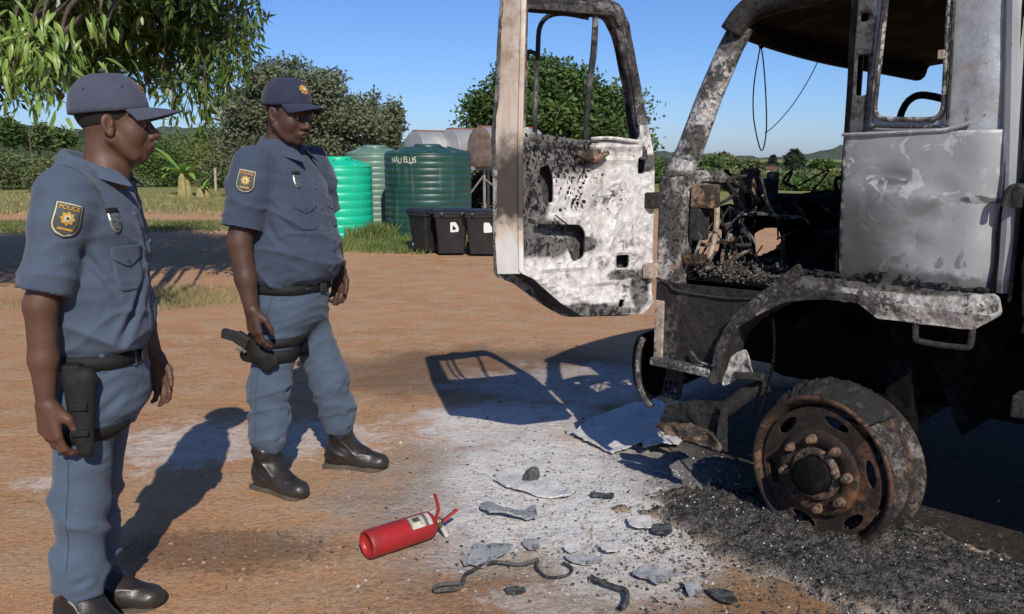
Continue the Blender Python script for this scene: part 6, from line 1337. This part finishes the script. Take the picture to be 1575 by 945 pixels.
# ================================================================ GRASS
def blades(name, n, xr, yr, hr, mat, seed, label, clumpy=.5, dens=None, wid=.008):
    r_ = np.random.default_rng(seed); k = max(4, n//14); cx = r_.uniform(*xr, k); cy = r_.uniform(*yr, k)
    if dens is not None: m = np.array([dens(a, b) > r_.random() for a, b in zip(cx, cy)]); cx, cy = cx[m], cy[m]
    i = r_.integers(0, len(cx), n); s = clumpy*.12; x = cx[i]+r_.normal(size=n)*s; y = cy[i]+r_.normal(size=n)*s
    h = r_.uniform(*hr, n); th = r_.uniform(0, 2*np.pi, n); ln = r_.uniform(.1, .75, n)*h; w = wid*r_.uniform(.6, 1.5, n); a2 = r_.uniform(0, np.pi, n)
    b = np.stack([x, y, np.full(n, -.02)], 1); s_ = np.stack([np.cos(a2)*w, np.sin(a2)*w, np.zeros(n)], 1); tip = b+np.stack([np.cos(th)*ln, np.sin(th)*ln, h+.02], 1); mid = b+np.stack([np.cos(th)*ln*.35, np.sin(th)*ln*.35, h*.6], 1)
    V = np.stack([b-s_, b+s_, mid+s_*.7, tip, mid-s_*.7], 1).reshape(-1, 3).astype(np.float32); q = np.arange(n)[:, None]*5
    F = np.concatenate([q+np.array([0, 1, 2]), q+np.array([0, 2, 4]), q+np.array([4, 2, 3])]).astype(np.int32)
    tag(mesh_obj(name, V, F, mat), label, 'grass', kind='stuff')
el = lambda cx, cy, rx, ry: (lambda x, y: max(0, 1.25-((x-cx)/rx)**2-((y-cy)/ry)**2))
blades('green_grass', 9000, (-4.6, -.2), (13.3, 16.4), (.03, .11), ML_grass, 1, 'short green grass round the water tanks and bins', 1., el(-2.4, 14.9, 2.2, 1.5), .010)
blades('tall_grass', 900, (-3.1, -2.2), (15.2, 16.0), (.12, .36), ML_grass, 2, 'taller grass clump between the bright and dark tanks', .7, el(-2.55, 15.7, .45, .4), .012)
blades('dry_grass', 5200, (-5.6, -2.6), (8.2, 9.9), (.02, .08), ML_dry, 3, 'patch of straw-dry grass behind the officers', .9, el(-4.0, 9.1, 1.5, .8), .004)
blades('field_grass', 16000, (-22, 4), (22.5, 36), (.03, .11), ML_dry, 4, 'thin dry grass across the field behind', 2.5, None, .02)
blades('verge_grass', 7000, (-13, -3), (17.4, 20.2), (.02, .07), ML_grass, 5, 'strip of low green grass beyond the tree shadow', 2., None, .014)
blades('litter_straw', 160, (-1.2, 1.3), (2.5, 3.2), (.01, .05), ML_dry, 6, 'stray dry straw on the ground in front', 2., None, .002)

# ================================================================ FIRE EXTINGUISHER
def red_mat():
    n = NT('sooty_red_paint'); f = n.noise(7, 7, .65, .5); g = n.noise(60, 5, .7)
    col = n.mix(n.ramp(f, [(.4, 0), (.65, 1)]), (.33, .016, .018), (.22, .02, .018)); col = n.mix(n.ma('MULTIPLY', n.ramp(f, [(.52, 0), (.66, .8)]), n.ramp(g, [(.4, 0), (.6, 1)])), col, (.09, .045, .035))
    col = n.mix(n.ramp(g, [(.68, 0), (.72, .8)]), col, (.40, .30, .24)); n.bump(f, .2, .01); return n.out(col, n.mr(f, .3, .7, .36, .65), 0, .45)
M_red = red_mat()
M_brass = simple('dull_brass', (.28, .22, .12), (.16, .13, .08), 20, .45, .7); M_label = simple('grubby_label', (.50, .48, .42), (.30, .30, .27), 22, .7); M_grey = simple('label_grey', (.14, .14, .13), (.08, .08, .08), 30, .7)
a = on_ground(566, 858); b = on_ground(668, 824); ex = empty('fire_extinguisher', (a.x, a.y, 0)); tag(ex, 'red fire extinguisher lying on its side on the ground', 'extinguisher')
ax = (b-a); ax.z = 0; L = ax.length; ax.normalize(); r = .056
EM = Matrix.Translation((0, 0, r-.002)) @ ax.to_track_quat('Z', 'Y').to_matrix().to_4x4()
MB().lathe([(0, .016), (r*.72, .015), (r*.80, .008), (r*.86, -.006), (r*.95, -.006), (r, .004), (r, .02), (r*.985, .03), (r, .04), (r, L*.84), (r*.96, L*.90), (r*.80, L*.96), (r*.5, L*1.0), (r*.3, L*1.01)], 48, EM).build('cylinder', M_red, ex, True)
MB().lathe([(.016, L*1.0), (.018, L*1.02), (.018, L*1.05), (.024, L*1.055), (.024, L*1.075), (.014, L*1.08), (.014, L*1.12), (0, L*1.12)], 20, EM).build('valve', M_brass, ex, True)
up = EM.to_3x3().inverted() @ Vector((0, 0, 1)); sd = EM.to_3x3().inverted() @ Vector((0, -1, 0)); zz = Vector((0, 0, 1))
E = lambda along, u, s: EM @ (zz*along+up*u+(sd-zz*(sd @ zz)).normalized()*s)
def lever(name, A, w, mat):
    V = []; F = []; P_ = [Vector(p) for p in A]
    for i, p in enumerate(P_):
        d = (P_[min(i+1, len(P_)-1)]-P_[max(i-1, 0)]).normalized(); s = Vector((.35, -.9, .2)); s = (s-d*(s @ d)).normalized()*w; q = d.cross(s).normalized()*.004
        V += [p+s+q, p-s+q, p-s*.9-q*1.6, p+s*.9-q*1.6]
        if i: b_ = 4*i; F += [(b_-4+k, b_-4+(k+1) % 4, b_+(k+1) % 4, b_+k) for k in range(4)]
    F += [(3, 2, 1, 0), tuple(4*(len(P_)-1)+k for k in range(4))]; return mesh_obj(name, V, F, mat, ex)
lever('squeeze_lever', [E(L*1.03, .012, 0), E(L*1.08, .05, 0), E(L*1.06, .085, 0), E(L*1.03, .118, 0), E(L*1.015, .123, 0)], .009, M_red)
lever('carry_handle', [E(L*1.05, .0, 0), E(L*1.14, -.004, .004), E(L*1.24, .014, .006), E(L*1.36, .030, .008)], .009, M_red)
MB().tube([E(L*1.06, .0, .01), E(L*1.10, -.035, .03), E(L*1.12, -.055, .04)], .010, 8, 2).build('nozzle', M_label, ex)
def label_on(name, t0, t1, z0, z1, off, mat):
    V = []; F = []; n = 14; e1 = up-zz*(up @ zz); e1.normalize(); e2 = zz.cross(e1)
    for i in range(n+1):
        t = R(t0+(t1-t0)*i/n)
        for z in (z0, z1): V.append(EM @ (zz*z*L+e1*math.cos(t)*(r+off)+e2*math.sin(t)*(r+off)))
        if i: F.append((2*i-2, 2*i-1, 2*i+1, 2*i))
    return mesh_obj(name, V, F, mat, ex, True)
sgn = 1 if (EM.to_3x3() @ zz.cross((up-zz*(up @ zz)).normalized())).y < 0 else -1
for k_ in range(5): label_on('label_print', sgn*(10+9*k_), sgn*(13+9*k_), .70, .755, .0014, M_grey)
MB().lathe([(0, .008), (.010, .007), (.011, 0)], 14, Matrix.Translation(E(L*1.045, -.002, .026)) @ Matrix.Rotation(R(90), 4, 'X')).build('pressure_gauge', M_brass, ex)
label_on('label', sgn*2, sgn*62, .56, .88, .0008, M_label); label_on('label_band', sgn*2, sgn*62, .77, .82, .0014, M_grey); label_on('label_edge', sgn*2, sgn*62, .56, .575, .0014, M_grey); label_on('label_print', sgn*12, sgn*34, .62, .72, .0014, M_brass); label_on('label_print', sgn*38, sgn*54, .60, .74, .0014, M_pale)

# ================================================================ DEBRIS
M_ashsheet = burnt('ash_white_sheet', (.60, .59, .57), (.45, .44, .43), (.06, .06, .06), .70, 9, flake=50); M_greysheet = burnt('ash_grey_sheet', (.36, .37, .38), (.24, .245, .25), (.06, .06, .06), .60, 12, flake=60); M_cind = burnt('cinder', (.12, .12, .12), (.06, .06, .06), (.02, .02, .02), .5, 20, flake=90)
def piece(name, label, cat, pix, th, mat, lift=.0, warp=.02, tilt=(0, 0), step=.016, rough=.013, group=None):
    lift *= .6; warp *= 1.2
    pts = [on_ground(*p) for p in pix]; c = sum(pts, Vector())/len(pts); o = empty(name, (c.x, c.y, 0)) if False else None
    q = [(p.x-c.x, p.y-c.y) for p in pts]
    V, F = plate(round_poly(q, .012, 3), [], th, step, lambda x, y, w: (x, y, lift+w+tilt[0]*x+tilt[1]*y), lambda x, y: warp*fbm(x*6+c.x*9, y*6, 2, 3)+warp*.4, rough)
    o = mesh_obj(name, V, F, mat); o.location = (c.x, c.y, .004); return tag(o, label, cat, group)
piece('sheet_metal_scrap', 'long pale bent sheet metal scrap lying in front of the truck', 'scrap', [(878, 669), (942, 640), (1005, 628), (1085, 640), (1032, 672), (942, 700)], .006, M_ashsheet, .04, .013, (.03, .05))
piece('sheet_metal_scrap', 'small bright scrap strip beside the hanging step', 'scrap', [(985, 682), (1030, 668), (1062, 676), (1040, 690), (990, 694)], .005, M_ashsheet, .02, .02)
piece('sheet_metal_scrap', 'pale grey triangular plate right of the extinguisher', 'scrap', [(718, 874), (730, 847), (792, 846), (772, 864), (740, 879)], .005, M_greysheet, .018, .012, (0, .08))
piece('sheet_metal_scrap', 'small grey flake under the triangular plate', 'scrap', [(708, 866), (724, 856), (728, 870), (714, 876)], .004, M_greysheet, .004, .008)
piece('sheet_metal_scrap', 'rounded grey fragment above the triangular plate', 'scrap', [(800, 836), (826, 834), (832, 846), (812, 850)], .004, M_greysheet, .004, .008)
piece('sheet_metal_scrap', 'white square flake with dark edges among the cinders', 'scrap', [(866, 846), (886, 840), (898, 848), (874, 856)], .004, M_ashsheet, .012, .008)
piece('sheet_metal_scrap', 'bright flake beside the dark curled sheet', 'scrap', [(922, 848), (950, 838), (956, 852), (930, 858)], .004, M_ashsheet, .010, .010)
piece('sheet_metal_scrap', 'grey curled sheet below the white square flake', 'scrap', [(868, 862), (915, 856), (928, 866), (890, 872)], .004, M_greysheet, .004, .016)
piece('sheet_metal_scrap', 'pale rectangular flake left of the charred mound', 'scrap', [(964, 803), (1000, 800), (1004, 818), (970, 818)], .004, M_ashsheet, .012, .012)
piece('sheet_metal_scrap', 'charcoal flake touching the pale rectangular one', 'scrap', [(1000, 815), (1030, 812), (1036, 824), (1006, 828)], .004, M_cind, .006, .012)
piece('sheet_metal_scrap', 'blue-grey speckled plate near the bottom edge', 'scrap', [(970, 888), (992, 878), (1050, 890), (1012, 906)], .004, M_greysheet, .010, .014)
piece('sheet_metal_scrap', 'small dark leaf-shaped flake at the bottom, left of two', 'scrap', [(1052, 906), (1072, 902), (1082, 914), (1058, 924)], .004, M_greysheet, .006, .014)
piece('sheet_metal_scrap', 'dark pointed flake at the bottom edge, right of two', 'scrap', [(1084, 912), (1124, 910), (1136, 936), (1108, 930)], .004, M_cind, .008, .014)
piece('sheet_metal_scrap', 'flat dark bar near the bottom centre', 'scrap', [(776, 908), (806, 906), (810, 916), (782, 918)], .006, M_cind, .004, .004)
piece('sheet_metal_scrap', 'long grey bent strip behind the extinguisher', 'scrap', [(736, 784), (750, 778), (775, 790), (806, 792), (812, 784), (826, 790), (826, 802), (790, 802), (752, 796)], .010, M_greysheet, .008, .016)
piece('sheet_metal_scrap', 'thin dark splinter lying on the white ash', 'scrap', [(908, 762), (944, 764), (944, 769), (910, 767)], .008, M_cind, .004, .004, step=.02)
p = on_ground(818, 745); dk = empty('burnt_disc', (p.x, p.y, .0)); tag(dk, 'ash-whitened round lid with a charred lump on it', 'disc')
q = [on_ground(*c)-p for c in ((755, 738), (772, 727), (800, 726), (842, 740), (886, 757), (872, 768), (830, 766), (784, 753))]
V, F = plate(round_poly([(c.x, c.y) for c in q], .08, 6), [], .010, .02, lambda x, y, w: (x, y, .002+w), lambda x, y: .012*fbm(x*7, y*7, 2, 4)+.004, .012); mesh_obj('plate', V, F, M_ashsheet, dk)
S = SDF((-.08, -.08, -.02), (.08, .08, .12), .006); S.ell((0, .03, .03), (.03, .025, .045), k=.01).ell((-.02, .02, .02), (.025, .03, .02), k=.01).ell((.02, .03, .045), (.018, .02, .03), k=.01); V, F = S.mesh(); V = V+vnormals(V, F)*np.array([.008*fbm(*(v*40)) for v in V])[:, None]; mesh_obj('charred_lump', V, F, M_cind, dk, True)
def cable(name, label, pix, r): 
    P_ = [on_ground(*q) for q in pix]; c = P_[0]; mb = MB().tube([(p.x-c.x, p.y-c.y, r+.004+.01*abs(math.sin(i*1.7))) for i, p in enumerate(P_)], r, 7, 5); o = mb.build(name, M_cind, None, True); o.location = (c.x, c.y, 0); tag(o, label, 'cable')
cable('burnt_cable', 'burnt looped cable snaking below the triangular plate', [(712, 902), (676, 908), (668, 914), (682, 916), (708, 910), (716, 892), (728, 884), (742, 876), (764, 872), (800, 874), (828, 868)], .007)
cable('burnt_cable', 'curled burnt wire hoop right of the looped cable', [(828, 866), (826, 880), (842, 892), (872, 892), (880, 880), (866, 872)], .005)
cable('burnt_cable', 'short burnt hose near the bottom edge', [(910, 893), (918, 902), (946, 910), (962, 918), (964, 932), (958, 944)], .010)
# loose chips: white ash, cinders, stones
def chips(name, n, spots, size, mat, seed, label, flat=.35, P3=None):
    r_ = np.random.default_rng(seed)
    if P3 is None: W = np.array([s[4] for s in spots], float); k = r_.choice(len(spots), n, p=W/W.sum()); sp = np.array([s[:4] for s in spots])[k]
    if P3 is None: x = sp[:, 0]+r_.normal(size=n)*sp[:, 2]; y = sp[:, 1]+r_.normal(size=n)*sp[:, 3]; zc = [ground_z(a, b) for a, b in zip(x, y)]
    else: x, y, zc = np.array(P3).T
    s = size[0]+(size[1]-size[0])*r_.random(n)**3
    base = np.array([(-1, -.7, 0), (.2, -1, 0), (1, -.1, 0), (.3, .9, 0), (-.8, .6, 0)]); V = []; F = []
    for i in range(n):
        M = np.array(Matrix.Rotation(r_.uniform(0, 6.3), 3, 'Z') @ Matrix.Rotation(r_.normal()*flat, 3, 'X') @ Matrix.Rotation(r_.normal()*flat, 3, 'Y')); b = (base*r_.uniform(.6, 1.2, (5, 1)))*s[i]; t = b*.8+np.array([0, 0, s[i]*r_.uniform(.2, .6)])
        V.append(np.concatenate([b, t]) @ M.T+np.array([x[i], y[i], zc[i]+s[i]*.15])); q = 10*i
        F += [(q+5, q+6, q+7, q+8, q+9)]+[(q+j, q+(j+1) % 5, q+5+(j+1) % 5, q+5+j) for j in range(5)]
    tag(mesh_obj(name, np.concatenate(V).tolist(), F, mat), label, 'debris', kind='stuff')
M_chipw = burnt('white_ash_chip', (.56, .55, .53), (.36, .355, .35), (.15, .15, .15), .6, 30); M_stone = simple('yard_stone', (.42, .27, .17), (.30, .19, .12), 30, .95)
chips('ash_chip', 1700, [(.30, 3.75, .30, .42, 3), (.45, 3.2, .3, .25, 2), (.1, 2.9, .35, .14, .5), (.65, 4.0, .25, .3, 1), (-.1, 4.6, .5, .35, .5)], (.002, .0095), M_chipw, 1, 'scatter of small white ash flakes')
chips('cinder_chip', 2800, [(.85, 3.0, .28, .2, 3), (.15, 3.6, .4, .4, 1.0), (.35, 2.9, .45, .16, 1.2), (1.2, 2.72, .25, .14, 2), (.62, 3.1, .12, .35, 2.0), (1.0, 2.62, .35, .08, 1.5), (-1.0, 3.1, .35, .12, .35), (.0, 5.0, .6, .5, .4)], (.002, .010), M_cind, 2, 'scatter of black cinders and charred crumbs')
chips('grey_ash_chip', 1600, [(.25, 3.7, .40, .45, 3), (.45, 3.1, .35, .25, 2), (.0, 4.4, .5, .4, .7)], (.002, .012), M_greysheet, 5, 'scatter of small grey ash flakes')
chips('gravel', 1800, [(-.4, 3.6, 1.2, .8, 1), (-.3, 2.9, .9, .3, 1), (.2, 6, 2., 1.5, 1)], (.002, .009), M_stone, 3, 'fine loose grit on the red earth')
HC = []
for i in range(6200):
    while True:
        u, v = rng.uniform(-1, 1, 2); x, y, z, hg = heap_h(u, v)
        if hg > .01: HC.append((x, y, z)); break
for nm, sl, mt, sz, lb in (('heap_crumb', HC[:5200], M_char, (.002, .010), 'charred crumbs on the heap by the front wheel'), ('heap_ash_chip', HC[5200:], M_chipw, (.0015, .006), 'pale ash specks on the heap by the front wheel')): chips(nm, len(sl), None, sz, mt, 4, lb, .6, sl)
